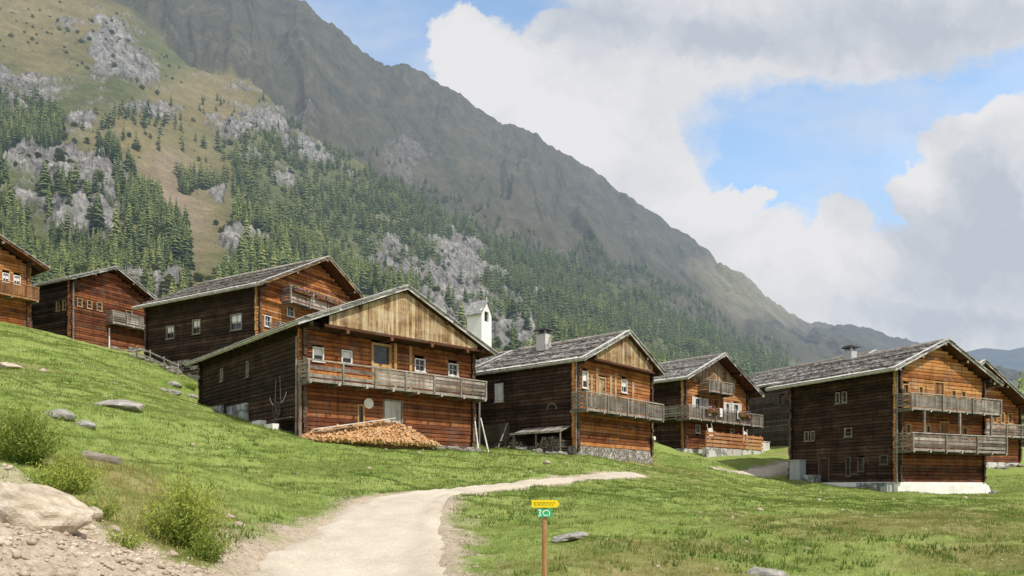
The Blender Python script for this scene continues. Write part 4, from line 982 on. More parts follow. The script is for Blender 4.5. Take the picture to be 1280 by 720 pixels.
balcony(rt, -.3, 8.6, 4.98, 1.0, .8, 'uprights', posts=4); balcony(rt, -.35, 8.95, 2.5, 1.15, .88, 'boards', posts=4)
for x, dz_ in ((1.0, .0), (4.4, .05), (7.6, .1)):
    m = MB(); m.box(x, x+.12, -1.04, -.94, 3.5, 4.9, .6); m.build('balcony_strut', M['rail_grey'], rt)
corner_pole(rt, -.34, -.2, .4, 7.4, rr_=.055); chimney(rt, 3.5, 6.2, 8.2, 9.85, .55, .6, 'iron', 'plaster_shade')
# --- barn behind
h, rt = house('G', 'log_barn', 'weathered grey log barn standing behind between two farmhouses', 'barn', 'log farmhouses of the village')
shell(rt, h, .2, mats=('log_grey', 'log_grey'), ops_left=[(5.2,5.9,4.3,5.2)], stint=.45); foundation(rt, h, .2, -2.5)
rf, zt = roof(h, rt, shade=.06, poles=4); window(rt, 'y', 0, 5.2, 5.9, 4.3, 5.2, -1, 'log_grey', (0, 1))
# --- house at the right edge
h, rt = house('H', 'log_farmhouse', 'log farmhouse at the right edge partly hidden behind the tall three storey one')
fh = [(9.2,9.75,3.9,4.8), (10.25,10.8,3.9,4.8), (11.3,11.9,3.9,4.8), (7.6,8.2,3.9,4.7)]
shell(rt, h, .6, mats=('log_orange', 'log_dark'), ops_front=fh, ftint=.52, lower='log_red', split=2.7); foundation(rt, h, .6, -2.5, 'plaster')
rf, zt = roof(h, rt, poles=3); purlins(rt, h, zt, [6.5, 9.8, 12.6], 'beam_dark', 'beam_end')
for a, b, c, d in fh: window(rt, 'x', 0, a, b, c, d, -1, 'frame_wood', (1, 1))
balcony(rt, 5., 13.5, 2.75, 1.0, .85, 'boards', posts=5)
# --- roof glimpsed between the central house and the one with the chimney
h, rt = house('I', 'log_barn', 'grey log barn whose roof end shows in the gap beside the large central farmhouse', 'barn', 'log farmhouses of the village')
shell(rt, h, -.5, mats=('log_grey', 'log_grey')); foundation(rt, h, -.3, -2.5); rf, zt = roof(h, rt, shade=.1, poles=2)

# ------------------------------------------------------------------ chapel
def lw(h, x, y, z=0):
    c, s = math.cos(h['r']), math.sin(h['r']); o = h['o']
    return Vector((o.x+c*x-s*y, o.y+s*x+c*y, o.z+z))
Yt = 85.; cx = (602-640)/FOC*Yt; zb = gz(cx, Yt)-1; top = (610-375)/FOC*Yt-zb
ch = empty('chapel', (cx, Yt, zb), R(58)); tag(ch, 'white chapel bell tower rising behind the large central farmhouse', 'chapel')
top += .25; tw, tl_, te = 2.1, 2.1, top-1.4
m = MB(); m.box(0, tw, 0, tl_, 0, te-1.2, .5); m.build('tower_wall', M['whitewash'], ch)
m = MB()
for a, b, c, d in ((0, .6, 0, .25), (tw-.6, tw, 0, .25), (0, .25, .252, tl_-.252), (tw-.25, tw, .252, tl_-.252), (0, tw, tl_-.25, tl_)): m.box(a, b, c, d, te-1.198, te, .5)
m.hexa([(0, 0, te+.002), (tw, 0, te+.002), (tw, .25, te+.002), (0, .25, te+.002)], [(tw/2-.02, 0, top-.12), (tw/2+.02, 0, top-.12), (tw/2+.02, .25, top-.12), (tw/2-.02, .25, top-.12)], .5)
m.build('belfry', M['whitewash'], ch)
m = MB(); m.box(.3, tw-.3, .3, tl_-.3, te-1.19, te-.1, .1); m.build('bell_chamber', M['iron'], ch)
m = MB(); m.tube((tw/2, .13, te-.35), (tw/2, .13, te-.75), .08, .2, 12, .3); m.build('bell', M['iron'], ch)
for sg in (-1, 1):
    m = MB(); a = tw/2; e = tw/2+sg*(tw/2+.3); ze = te-.42; zt_ = top
    xs = sorted((a, e)); q = {a: zt_, e: ze}
    m.hexa([(xs[0], -.25, q[xs[0]]-.12), (xs[1], -.25, q[xs[1]]-.12), (xs[1], tl_+.25, q[xs[1]]-.12), (xs[0], tl_+.25, q[xs[0]]-.12)], [(xs[0], -.25, q[xs[0]]), (xs[1], -.25, q[xs[1]]), (xs[1], tl_+.25, q[xs[1]]), (xs[0], tl_+.25, q[xs[0]])], .6)
    m.build('tower_roof', M['slate'], ch)
m = MB(); m.tube((tw/2, 0, top-.05), (tw/2, 0, top+.35), .05, .03, 8, .5); m.build('finial', M['disc'], ch)
m = MB(); m.box(-2., 3.8, tl_+.02, 11, 0, 4.8, .5); m.build('nave_wall', M['whitewash'], ch)
for sg in (-1, 1):
    m = MB(); xs = sorted((.9, .9+sg*3.4)); q = {.9: 7.3, .9+sg*3.4: 4.5}
    m.hexa([(xs[0], tl_+.0, q[xs[0]]-.15), (xs[1], tl_, q[xs[1]]-.15), (xs[1], 11.4, q[xs[1]]-.15), (xs[0], 11.4, q[xs[0]]-.15)], [(xs[0], tl_, q[xs[0]]), (xs[1], tl_, q[xs[1]]), (xs[1], 11.4, q[xs[1]]), (xs[0], 11.4, q[xs[0]])], .6); m.build('nave_roof', M['slate'], ch)

# ------------------------------------------------------------------ rocks
def rock_mesh(seed, sub=3, flat_=.6, jag=.35, planes=7):
    r = random.Random(seed); bm = __import__('bmesh').new(); import bmesh
    bmesh.ops.create_icosphere(bm, subdivisions=sub, radius=1.)
    pls = []
    for _ in range(planes):
        n_ = Vector((r.uniform(-1, 1), r.uniform(-1, 1), r.uniform(-.4, 1))).normalized(); pls.append((n_, r.uniform(.62, .9)))
    o = Vector((seed*3.1, seed*1.7, 0))
    for v in bm.verts:
        p = v.co.copy()
        for n_, d in pls:
            k = p.dot(n_)
            if k > d: p -= n_*(k-d)*.92
        p *= 1+jag*.5*(mnoise.noise(p*1.6+o))+jag*.2*mnoise.noise(p*5+o)
        p.z *= flat_; v.co = p
    me = bpy.data.meshes.new('rock'); bm.to_mesh(me); bm.free(); return me
def rock(name, me, mat, loc, sc, rz, label, group=None, cat='rock', tilt=(0, 0)):
    o = link(bpy.data.objects.new(name, me)); me.materials.clear() if not me.materials else None
    if not me.materials: me.materials.append(M[mat])
    o.location = loc; o.scale = sc; o.rotation_euler = (tilt[0], tilt[1], rz); return tag(o, label, cat, group)
def at(px, py, lift=0.):
    p = on_ground(px, py); p.z = gz(p.x, p.y)+lift; return p
# the big tan boulder by the left edge
p = Vector((-6.65, 9.9, 0)); p.z = gz(p.x, p.y)
rock('boulder', rock_mesh(11, 5, .8, .3, 16), 'rock_tan', (p.x-.15, p.y, p.z+.10), (1.0, .8, .66), .12, 'large flat topped tan boulder half buried in the gravel bank', cat='boulder', tilt=(.0, .06))
BL = [(73,514,.55,.34,'rock_grey','small grey boulder in the meadow up the slope near the left edge'),
 (150,512,.95,.36,'rock_grey','long low pale boulder lying in the meadow slope before the farmhouse'),
 (107,528,.4,.25,'rock_grey','little grey stone between two boulders on the meadow slope'),
 (218,484,.55,.4,'rock_grey','pale stone topmost of the rocks beside the dark end of the farmhouse'),
 (216,493,.6,.3,'rock_grey','broad pale stone low in the rocks beside the dark end of the farmhouse'),
 (203,489,.35,.25,'rock_grey','small pale stone left in the rocks beside the dark end of the farmhouse'),
 (240,496,.4,.25,'rock_grey','small pale stone touching the rear corner of the large farmhouse'),
 (955,716,.48,.24,'rock_grey','pale grey rock showing at the bottom edge of the photo in the meadow'),
 (978,716,.2,.13,'rock_grey','small pale rock beside the larger one at the bottom edge of the photo'),
 (50,704,.26,.2,'gravel','white stone standing out on the gravel bank at the lower left'),
 (75,706,.20,.14,'gravel','cream stone beside the white one on the gravel bank'),
 (112,650,.24,.18,'gravel','pale stone at the upper rim of the gravel bank right of the boulder'),
 (140,664,.22,.15,'gravel','pale flat stone on the rim of the gravel bank below the bushes'),
 (285,650,.22,.12,'rock_tan','tan stone at the foot of the tall yellow green bush'),
 (298,662,.2,.12,'rock_tan','small tan stone on the turf between bush and path'),
 (10,462,.7,.26,'rock_tan','low tan boulder at the left edge of the upper meadow'),
 (180,700,.2,.13,'gravel','flat cream stone on the lower edge of the gravel bank'),(215,690,.16,.1,'gravel','small cream stone under the tall bush')]
for i, (px, py, a, b, mt, lb) in enumerate(BL):
    q = at(px, py); s = a if q.y < 16 else a*1.15
    rock('rock', rock_mesh(20+i, 3, .8), mt, (q.x, q.y, q.z+b*.12), (s*.8, s*.55, b*.9), random.uniform(-.5, .5), lb)
# gravel stones scattered on the bank and along the path: nobody could count them
proto = []
for k in range(5):
    me = rock_mesh(60+k, 1, .7, .7, 7); proto.append((np.array([v.co[:] for v in me.vertices]), np.array([p.vertices[:] for p in me.polygons]))); bpy.data.meshes.remove(me)
def scatter_rocks(name, X, Y, sz, mat, label, cat, dz=.12):
    Z = ground_z(X, Y); 
    Vv, Ff = [], []; nb = 0
    for i in range(len(X)):
        V, Fq = proto[i % 5]; a = random.uniform(0, 6.28); c, s = math.cos(a), math.sin(a); k = sz[i]; e = random.uniform(.6, 1.)
        Vv.append(np.stack([X[i]+k*(V[:, 0]*c*e-V[:, 1]*s), Y[i]+k*(V[:, 0]*s*e+V[:, 1]*c), Z[i]+k*(V[:, 2]*.8+dz)], 1)); Ff.append(Fq+nb); nb += len(V)
    return tag(np_mesh(name, np.vstack(Vv), np.vstack(Ff), M[mat]), label, cat, kind='stuff')
n = 90000; X = rng.uniform(-10.5, 4, n); Y = rng.uniform(6.5, 30, n); sc = scree_m(X, Y); pr = path_r(X, Y)
rim = np.exp(-((pr-1.12)/.22)**2)
keep = rng.uniform(0, 1, n) < np.clip(sc*.5*(pr > 1.05), 0, 1)+rim*.22*np.clip((28-Y)/14, .2, 1); X, Y, sc = X[keep], Y[keep], sc[keep]
sz = np.clip(rng.lognormal(-3.75, .55, len(X)), .009, .085)*(.7+.5*sc)
scatter_rocks('gravel', X, Y, sz, 'gravel', 'loose cream gravel on the bank and along the path edges', 'gravel')

n = 700; Y = rng.uniform(9, 44, n); X = rng.uniform(-.8, .85, n)*Y; k_ = (path_r(X, Y) > 1.3) & ~in_house(X, Y, .1) & (rng.uniform(0, 1, n) < sstep(.42, .62, fbm(X*.3+2, Y*.3, 3))); X, Y = X[k_], Y[k_]
scatter_rocks('loose_stones', X, Y, np.clip(rng.lognormal(-2.95, .45, len(X)), .025, .16)*np.clip(Y/22, .7, 1.5), 'gravel', 'small pale stones strewn through the meadow turf', 'stones', .15)
# ------------------------------------------------------------------ grass
print('grass')
def blades(name, X, Y, Z, H, Wd, T, mat, nbl=4, spread=.05, lean=.35):
    n = len(X); X = np.repeat(X, nbl); Y = np.repeat(Y, nbl); Z = np.repeat(Z, nbl); H = np.repeat(H, nbl)*rng.uniform(.5, 1.15, n*nbl); Wd = np.repeat(Wd, nbl); T = np.clip(np.repeat(T, nbl)+rng.uniform(-.18, .18, n*nbl), 0, 1)
    sp = np.repeat(spread, n*nbl) if np.isscalar(spread) else np.repeat(spread, nbl)
    bx = X+rng.normal(0, 1, n*nbl)*sp; by = Y+rng.normal(0, 1, n*nbl)*sp; a = rng.uniform(0, 2*np.pi, n*nbl); l = rng.uniform(.1, 1, n*nbl)*lean*H; b = rng.uniform(0, 2*np.pi, n*nbl)
    V = np.empty((n*nbl, 3, 3)); dx, dy = np.cos(a)*Wd/2, np.sin(a)*Wd/2
    V[:, 0] = np.stack([bx-dx, by-dy, Z-.03], 1); V[:, 1] = np.stack([bx+dx, by+dy, Z-.03], 1); V[:, 2] = np.stack([bx+np.cos(b)*l, by+np.sin(b)*l, Z+H], 1)
    t = np.repeat(T, 3).reshape(-1, 3)*np.array([.75, .75, 1.1])
    return np_mesh(name, V.reshape(-1, 3), np.arange(n*nbl*3).reshape(-1, 3), M[mat], tint=np.clip(t, 0, 1).ravel())
n = 190000; Y = 8.5+rng.uniform(0, 1, n)**1.7*45; X = rng.uniform(-.95, .95, n)*Y+rng.uniform(-.5, .5, n)
pr = np.minimum(path_r(X, Y), path_r(X, Y, PC2)); nz1 = fbm(X*.6, Y*.6, 4); nz2 = fbm(X*2.2, Y*2.2, 3)
keep = (pr > 1.05+.5*(nz2-.35)) & (rng.uniform(0, 1, n) > scree_m(X, Y)*1.05) & ~in_house(X, Y, .02) & (rng.uniform(0, 1, n) < sstep(.25, .55, nz2+.15))
X, Y, nz1, nz2, pr = X[keep], Y[keep], nz1[keep], nz2[keep], pr[keep]
ddry = np.zeros(len(X))
for b in drywhere: ddry = np.maximum(ddry, blob(X, Y, *b))
far = np.clip(Y/14, .8, 3.2)
H = (.030+.055*sstep(.4, .7, nz1)*nz2+.03*nz2)*np.clip(far*.7, 1, 1.35)
T = np.clip(.34+(nz1-.5)*1.2+(fbm(X*.15, Y*.15, 3)-.5)*1.2+.3*ddry, .02, .95)
gr = blades('grass', X, Y, ground_z(X, Y), H, .011*far, T, 'grass', 5, .045*far); tag(gr, 'short meadow grass on the slopes', 'grass', kind='stuff')
# clumps of broad leaved weeds that make the meadow patchy
n = 9000; Y = 9+rng.uniform(0, 1, n)**1.4*38; X = rng.uniform(-.9, .9, n)*Y; nw = fbm(X*.25+4, Y*.25, 4)
keep = (path_r(X, Y) > 1.2) & (scree_m(X, Y) < .3) & ~in_house(X, Y, .1) & (rng.uniform(0, 1, n) < sstep(.5, .66, nw)*.8+.06); X, Y, nw = X[keep], Y[keep], nw[keep]
wd = blades('weeds', X, Y, ground_z(X, Y), rng.uniform(.05, .15, len(X)), .045+0*X, rng.uniform(.1, .9, len(X)), 'weed', 14, .12, .9); tag(wd, 'clumps of darker broad leaved weeds in the meadow', 'weeds', kind='stuff')
# dry stalks on the left bank and in worn places
n = 9000; Y = rng.uniform(9, 24, n); X = rng.uniform(-12, 16, n); dd_ = np.zeros(n)
for b in drywhere: dd_ = np.maximum(dd_, blob(X, Y, *b))
keep = (rng.uniform(0, 1, n) < dd_*1.2) & (path_r(X, Y) > 1.15) & (scree_m(X, Y) < .5); X, Y = X[keep], Y[keep]
ds = blades('dry_grass', X, Y, ground_z(X, Y), rng.uniform(.12, .38, len(X))*np.where(X < -3, 1., .5), .010+0*X, rng.uniform(.1, .9, len(X)), 'dry', 7, .07, .6); tag(ds, 'straw coloured dry grass on the bank and in worn patches', 'grass', kind='stuff')

# ------------------------------------------------------------------ bushes
def bush(name, loc, rad, hgt, stems, leafs, label, mat='bush', seed=1, ls=.03, flat_=1., group=None, tint=.5, depth=None):
    r = random.Random(seed); root = empty(name, loc); tag(root, label, 'bush', group); sm = MB(); lv = MB()
    for _ in range(stems):
        a = r.uniform(0, 6.28); q = r.random()**.6; bx, by = math.cos(a)*rad*.3*q, math.sin(a)*rad*.3*q
        tx, ty = math.cos(a)*rad*q*r.uniform(.7, 1.15), math.sin(a)*rad*q*r.uniform(.7, 1.15); hz = hgt*(1-.55*q*q)*r.uniform(.6, 1.12)
        P = [Vector((bx+(tx-bx)*f**1.4, by+(ty-by)*f**1.4, -.05+hz*f)) for f in (0, .33, .66, 1)]
        for i in range(3): sm.tube(P[i], P[i+1], .007-.0018*i, .0052-.0018*i, 4, .4)
        for k in range(leafs):
            f = r.uniform(.12, 1.04); i = min(2, int(f*3)); c = P[i].lerp(P[i+1], min(1.1, f*3-i))+Vector((r.gauss(0, .045), r.gauss(0, .045), r.gauss(0, .04)))
            d = Vector((r.uniform(-1, 1), r.uniform(-1, 1), r.uniform(.1, 1.4))).normalized(); w = d.cross(Vector((r.uniform(-1, 1), r.uniform(-1, 1), .3))).normalized(); s = ls*r.uniform(.6, 1.3)
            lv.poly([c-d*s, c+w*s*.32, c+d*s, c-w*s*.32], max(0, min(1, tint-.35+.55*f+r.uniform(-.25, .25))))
    sm.build('stems', M['bush'], root); lv.build('leaves', M[mat], root); return root
def gp(x, y): return (x, y, gz(x, y))
bush('bush', gp(-5.6, 12.3), .78, 1.3, 210, 30, 'tall yellow green bush on the bank between gravel and path', seed=3, ls=.035, tint=.62)
bush('bush', gp(-5.05, 11.9), .45, .62, 60, 24, 'low green bush leaning at the right foot of the tall yellow green one', seed=4, ls=.03, tint=.4)
bush('bush', gp(-9.3, 13.6), .95, 1.15, 230, 30, 'dense dark green bush at the left edge behind the tan boulder', seed=5, ls=.036, tint=.28)
bush('bush', gp(-8.2, 13.3), .75, .75, 150, 26, 'yellowish shrub on the bank just right of the dark green bush', seed=6, ls=.03, tint=.75)
bush('bush', gp(-10.6, 14.6), .7, .85, 80, 24, 'yellow green bush cut by the left edge', seed=8, ls=.034, tint=.55)
bush('bush', gp(-6.9, 12.0), .5, .4, 50, 20, 'low olive shrub between the log and the gravel bank', seed=9, ls=.028, tint=.55)
bush('bush', gp(-5.9, 10.9), .5, .34, 50, 20, 'low dry shrub at the rim of the gravel bank', seed=10, ls=.026, tint=.75)
q = at(245, 490); bush('bush', (q.x-.3, q.y-.2, q.z), .7, .6, 50, 22, 'green shrub among the rocks at the rear corner of the large farmhouse', seed=11, ls=.05, tint=.35)
# ------------------------------------------------------------------ the log lying in the meadow
a, b = at(105, 578), at(150, 590); d_ = (b-a); m = MB(); m.tube(a+Vector((0, 0, .09)), b+Vector((0, 0, .09)), .13, .12, 16, .5, .9)
lg = m.build('fallen_log', M['rail_grey']); tag(lg, 'short weathered grey log lying in the grass above the gravel bank', 'log')
# flat stone slab by the sign
q = at(712, 674)
sb = empty('stone_slab', q, .35); tag(sb, 'flat grey stone slab propped in the grass right of the signpost', 'stone slab')
for k, (x, y, z, a_, b_) in enumerate([(0, 0, .10, .42, .2), (.25, .12, .13, .3, .16), (-.22, -.03, .05, .26, .15)]):
    o = link(bpy.data.objects.new('slab_piece', rock_mesh(90+k, 3, .3, .25)), sb); o.data.materials.append(M['rock_grey']); o.location = (x, y, z); o.scale = (a_, b_, .24); o.rotation_euler = (random.uniform(-.1, .1), random.uniform(-.2, 0), 0)

# ------------------------------------------------------------------ signpost
sx0, sy0 = (680.5-640)/FOC*11.4, 11.4; sz0 = gz(sx0, sy0)
sp_ = empty('signpost', (sx0, sy0, sz0)); tag(sp_, 'wooden trail signpost with yellow arrow board and small green plate beside the path', 'signpost')
zt0 = (610-625)/FOC*11.4-sz0
m = MB(); m.tube((0, 0, -.3), (0, 0, zt0-.02), .042, .037, 14, .5, .9); m.build('post', M['post_wood'], sp_)
ys_ = -.055; w0, w1 = (664.5-680.5)/FOC*11.4, (699.5-680.5)/FOC*11.4; z1_, z0_ = zt0, zt0-.118
m = MB(); pts = [(w0, z0_), (w1-.045, z0_), (w1, (z0_+z1_)/2), (w1-.045, z1_), (w0, z1_)]
m.poly([(x, ys_, z) for x, z in pts], .5); m.poly([(x, ys_+.014, z) for x, z in reversed(pts)], .5)
for i in range(5):
    a, b = pts[i], pts[(i+1) % 5]; m.poly([(a[0], ys_, a[1]), (a[0], ys_+.014, a[1]), (b[0], ys_+.014, b[1]), (b[0], ys_, b[1])], .5)
yb_ = m.build('arrow_board', M['sign_yellow'], sp_)
m = MB(); x = w0+.035      # two rows of small letters, too worn to read in the photo
for row, (zz, hh_) in enumerate(((z0_+.066, .020), (z0_+.034, .017))):
    x = w0+.035
    while x < w1-.09:
        l_ = random.choice([.018, .026, .034])
        for k in range(int(l_/.009)+1): m.box(x+k*.011, x+k*.011+.0035, ys_-.003, ys_-.001, zz, zz+hh_*random.choice([.7, 1.]), .5); m.box(x+k*.011+.0036, x+k*.011+.0075, ys_-.003, ys_-.001, zz+hh_*random.choice([0, .3, .5]), zz+hh_*random.choice([.62, .68]), .5)
        x += l_+.022
m.build('lettering', M['sign_black'], yb_)
g0, g1_ = (672-680.5)/FOC*11.4, (688.5-680.5)/FOC*11.4+.02; gz1, gz0 = zt0-.14, zt0-.27
m = MB(); m.box(g0, g1_, ys_, ys_+.012, gz0, gz1, .5); gp_ = m.build('green_plate', M['sign_green'], sp_)
m = MB(); yy0, yy1 = ys_-.004, ys_-.001
def stroke(pts, w=.016):
    for (a, b) in zip(pts[:-1], pts[1:]): m.beam((a[0], (yy0+yy1)/2, a[1]), (b[0], (yy0+yy1)/2, b[1]), .003, w, .5, up=(-(b[1]-a[1]), 0, (b[0]-a[0])))
c_z = (gz0+gz1)/2
stroke([(g0+.008, gz1-.02), (g0+.055, gz1-.02), (g0+.03, c_z), (g0+.055, gz0+.03), (g0+.008, gz0+.02)], .018)
stroke([(g0+.135+.052*math.cos(t0), c_z+.042*math.sin(t0)) for t0 in np.linspace(.2, 2*math.pi+.2, 15)], .017); stroke([(g0+.15, c_z-.02), (g0+.19, gz0+.015)], .014)
m.build('symbol', M['sign_white'], gp_)

# ------------------------------------------------------------------ things around the houses
hC, hD, hE, hF, hB, hH = (HS[k] for k in 'CDEFBH')
# firewood heap: split logs in view are single things, the heart of the heap is one
fm = []
for k in range(6):
    mb = MB(); L2 = .16+.02*k; a0 = random.uniform(0, 1); r0 = .085; pts = [(r0*math.cos(a0), r0*math.sin(a0)), (r0*math.cos(a0+1.3), r0*math.sin(a0+1.3)), (r0*math.cos(a0+2.6), r0*math.sin(a0+2.6)), (-.02, -.03)]
    A = [(-L2, y, z) for y, z in pts]; B = [(L2, y, z) for y, z in pts]; mb.poly(A[::-1], .85); mb.poly(B, .85)
    for i in range(4): j = (i+1) % 4; mb.poly([A[i], A[j], B[j], B[i]], [.3, .35, .75, .7][i])
    o = mb.build('firewood_log', M['firewood']); fm.append(o.data); COL.objects.unlink(o); bpy.data.objects.remove(o)
def heap_top(x): return float(np.interp(x, [-.1, .6, 2.0, 3.2, 4.2, 5.2, 5.9, 6.6, 7.0], [.10, .36, .70, .84, 1.0, .98, .8, .3, -.1]))
core = []
for k in range(2300):
    x = random.uniform(-.1, 6.9); top_ = heap_top(x); v = random.random()
    yy_ = -.12-1.4*random.random()**.8; hz_ = top_*(1-max(0, (-yy_-.25)/1.15)**1.3)
    if hz_ < -.12: continue
    z = max(-.05, hz_-.02-random.random()**2*.25*1)
    core.append((x, yy_, z, hz_-z))
core.sort(key=lambda c: c[3]); ind = core[:290]; rest_ = core[290:]
zoff = lambda x, y: gz(*lw(hC, x, y)[:2])-hC['o'].z
for k, (x, y, z, _) in enumerate(ind):
    o = link(bpy.data.objects.new('firewood_log', fm[k % 6])); o.location = lw(hC, x, y, max(z+.06, zoff(x, y)+.06)); o.rotation_euler = (random.uniform(0, 6.28), random.uniform(-.5, .5), random.uniform(0, 6.28))
    tag(o, 'split pale orange log in the firewood heap against the large farmhouse', 'firewood', 'split logs of the firewood heap')
Vv, Ff, nb = [], [], 0; rv = [(np.array([v.co[:] for v in me.vertices]), [list(p.vertices) for p in me.polygons]) for me in fm]
hv_, hf_ = [], []
for k, (x, y, z, _) in enumerate(rest_):
    V, Fq = rv[k % 6]; Mx = (Matrix.Translation(lw(hC, x, y, max(z, zoff(x, y)+.03))) @ __import__('mathutils').Euler((random.uniform(0, 6.28), random.uniform(-.5, .5), random.uniform(0, 6.28))).to_matrix().to_4x4())
    P = np.array(Mx); W2 = V@P[:3, :3].T+P[:3, 3]; hf_ += [tuple(i+nb for i in f) for f in Fq]; nb += len(V); hv_.append(W2)
# sloping heart under the loose pieces
nx_ = 40; base = nb; vv = []
for i in range(nx_+1):
    x = -.2+7.1*i/nx_
    for yq, f in ((-.06, 1), (-.45, .82), (-.8, .4), (-1.05, .0), (-1.2, -.35)):
        t_ = heap_top(x); p = lw(hC, x, yq, max(t_*f-.18, zoff(x, yq)-.02) if f > .1 else zoff(x, yq)-.25); vv.append(tuple(p))
for i in range(nx_):
    for j in range(4): a = base+i*5+j; hf_.append((a, a+1, a+6, a+5))
me = bpy.data.meshes.new('firewood'); me.from_pydata(np.vstack(hv_+[np.array(vv)]).tolist(), [], hf_); me.materials.append(M['firewood'])
at_ = me.attributes.new('tint', 'FLOAT', 'FACE'); at_.data.foreach_set('value', np.random.default_rng(3).uniform(.2, .9, len(hf_)).astype(np.float32))
tag(link(bpy.data.objects.new('firewood_heap', me)), 'heart of the heaped split firewood against the large farmhouse', 'firewood heap', kind='stuff')
def thing_mesh(mb, name, mat, label, cat, group=None): return tag(mb.build(name, M[mat]), label, cat, group)
def plank(h, a, b, w, t, mat, name, label, cat='plank', group=None):
    m = MB(); m.beam(lw(h, *a), lw(h, *b), w, t, .7, endt=.9); return thing_mesh(m, name, mat, label, cat, group)
plank(hC, (.05, -.95, .42), (4.7, -.75, 1.26), .2, .04, 'frame_white', 'plank', 'long pale board lying up the left flank of the firewood heap')
plank(hC, (.1, -1.1, .3), (2.4, -.95, .72), .16, .04, 'rail_grey', 'plank', 'short grey board under the long pale one on the firewood heap')
m = MB(); m.tube(lw(hC, 3.57, -.045, 1.98), lw(hC, 3.57, -.10, 1.98), .27, .27, 20, .6); thing_mesh(m, 'round_plate', 'disc', 'round pale disc hanging on the red logs above the firewood heap', 'disc')
for k, (x, lb) in enumerate([(10.3, 'pale pole leaning nearest the firewood on the right corner of the large farmhouse'), (10.75, 'pale pole leaning outermost on the right corner of the large farmhouse')]):
    m = MB(); x1 = x-.25+.3*k; g = zoff(x1, -1.); m.tube(lw(hC, x1, -1., g-.05), lw(hC, x+.1, -.2, 1.7), .045, .035, 8, .8); thing_mesh(m, 'wooden_pole', 'frame_white', lb, 'pole')
# stones along the foot of the wall right of the heap
fs = [rock_mesh(120+k, 2, .7, .35, 6) for k in range(5)]
for me in fs: me.materials.append(M['fieldstone'])
def stones(h, pts, label, group, lo=.14, hi=.32, cat='stone'):
    for (x, y) in pts:
        o = link(bpy.data.objects.new('field_stone', random.choice(fs))); s = random.uniform(lo, hi); g = gz(*lw(h, x, y)[:2]); w_ = lw(h, x, y); o.location = (w_.x, w_.y, g+s*.25); o.scale = (s, s*.75, s*.8); o.rotation_euler = (0, 0, random.uniform(0, 6)); tag(o, label, cat, group)
stones(hC, [(random.uniform(6.4, 10.3), random.uniform(-1.2, -.3)) for _ in range(26)], 'loose pale stone along the wall foot right of the firewood heap', 'stones right of the firewood heap')
stones(hD, [(random.uniform(-1.3, -.3), random.uniform(.2, 5.4)) for _ in range(22)], 'loose pale stone before the dark woodshed', 'stones before the woodshed')
stones(hB, [(random.uniform(-1.2, -.25), random.uniform(7.5, 13)) for _ in range(30)], 'pale stone heaped below the dark side of the orange farmhouse behind', 'stones below the house behind', .2, .42)
stones(HS['A'], [(random.uniform(2.5, 7.2), random.uniform(-.9, -.2)) for _ in range(30)], 'pale stone heaped along the foot of the small dark farmhouse', 'stones at the small dark farmhouse', .15, .35)
stones(hF, [(random.uniform(8.8, 10), random.uniform(-.5, .8)) for _ in range(6)], 'pale stone by the right corner of the tall farmhouse', 'stones at the tall farmhouse')
stones(hH, [(random.uniform(8.5, 15), random.uniform(-.9, -.2)) for _ in range(18)], 'pale stone along the foot of the farmhouse at the right edge', 'stones at the right edge farmhouse', .15, .3)
# two white blocks and tools by the left side of C
for t_, lb in ((3.3, 'white stone block left of its twin by the dark side of the large farmhouse'), (1.8, 'white stone block nearest the front corner of the large farmhouse')):
    w_ = lw(hC, -.75, t_); g = gz(w_.x, w_.y); m = MB(); m.box(-.5, .5, -.16, .16, -.12, .24, .6); o = m.build('stone_block', M['whitewash']); o.location = (w_.x, w_.y, g); o.rotation_euler = (0, 0, hC['r']+math.pi/2); tag(o, lb, 'stone block')
def scythe(t0, z0, flip, lb):
    r_ = empty('scythe', lw(hC, -.1, t0, z0), hC['r']+math.pi/2); tag(r_, lb, 'scythe')
    m = MB(); m.tube((0, .03, 0), (.12*flip, .03, 1.35), .02, .017, 6, .7); m.build('handle', M['rail_grey'], r_)
    m = MB(); P = [(.0, 0), (-.25*flip, .1), (-.5*flip, .28), (-.62*flip, .5)]
    for a, b in zip(P[:-1], P[1:]): m.beam((a[0], .03, a[1]), (b[0], .03, b[1]), .012, .05, .5)
    m.build('blade', M['metal_grey'], r_)
scythe(2.1, 1.9, 1, 'scythe hanging nearest the front corner on the dark side wall'); scythe(2.8, 1.8, -1, 'scythe hanging farther back on the dark side wall')
w_ = lw(hC, -.28, 2.3, 1.55); m = MB()
for k in range(14):
    a = 2*math.pi*k/14; b = 2*math.pi*(k+1)/14; m.beam((.42*math.cos(a), 0, .42*math.sin(a)), (.42*math.cos(b), 0, .42*math.sin(b)), .05, .05, .5)
for k in range(4): a = math.pi*k/4; m.beam((-.4*math.cos(a), .0, -.4*math.sin(a)), (.4*math.cos(a), .0, .4*math.sin(a)), .035, .03, .6)
o = m.build('cart_wheel', M['log_grey']); o.location = w_; o.rotation_euler = (0, 0, hC['r']+math.pi/2); tag(o, 'old wooden cart wheel hung low on the dark side wall', 'wheel')
# shelf with clutter under the tools
m = MB(); 
m.box(-.5, .0, .2, 2.4, 1.02, 1.07, .6); o = m.build('wall_shelf', M['log_grey']); o.location = lw(hC, -.04, 0, 0); o.rotation_euler = (0, 0, hC['r']); tag(o, 'narrow plank shelf fixed low on the dark side wall', 'shelf')
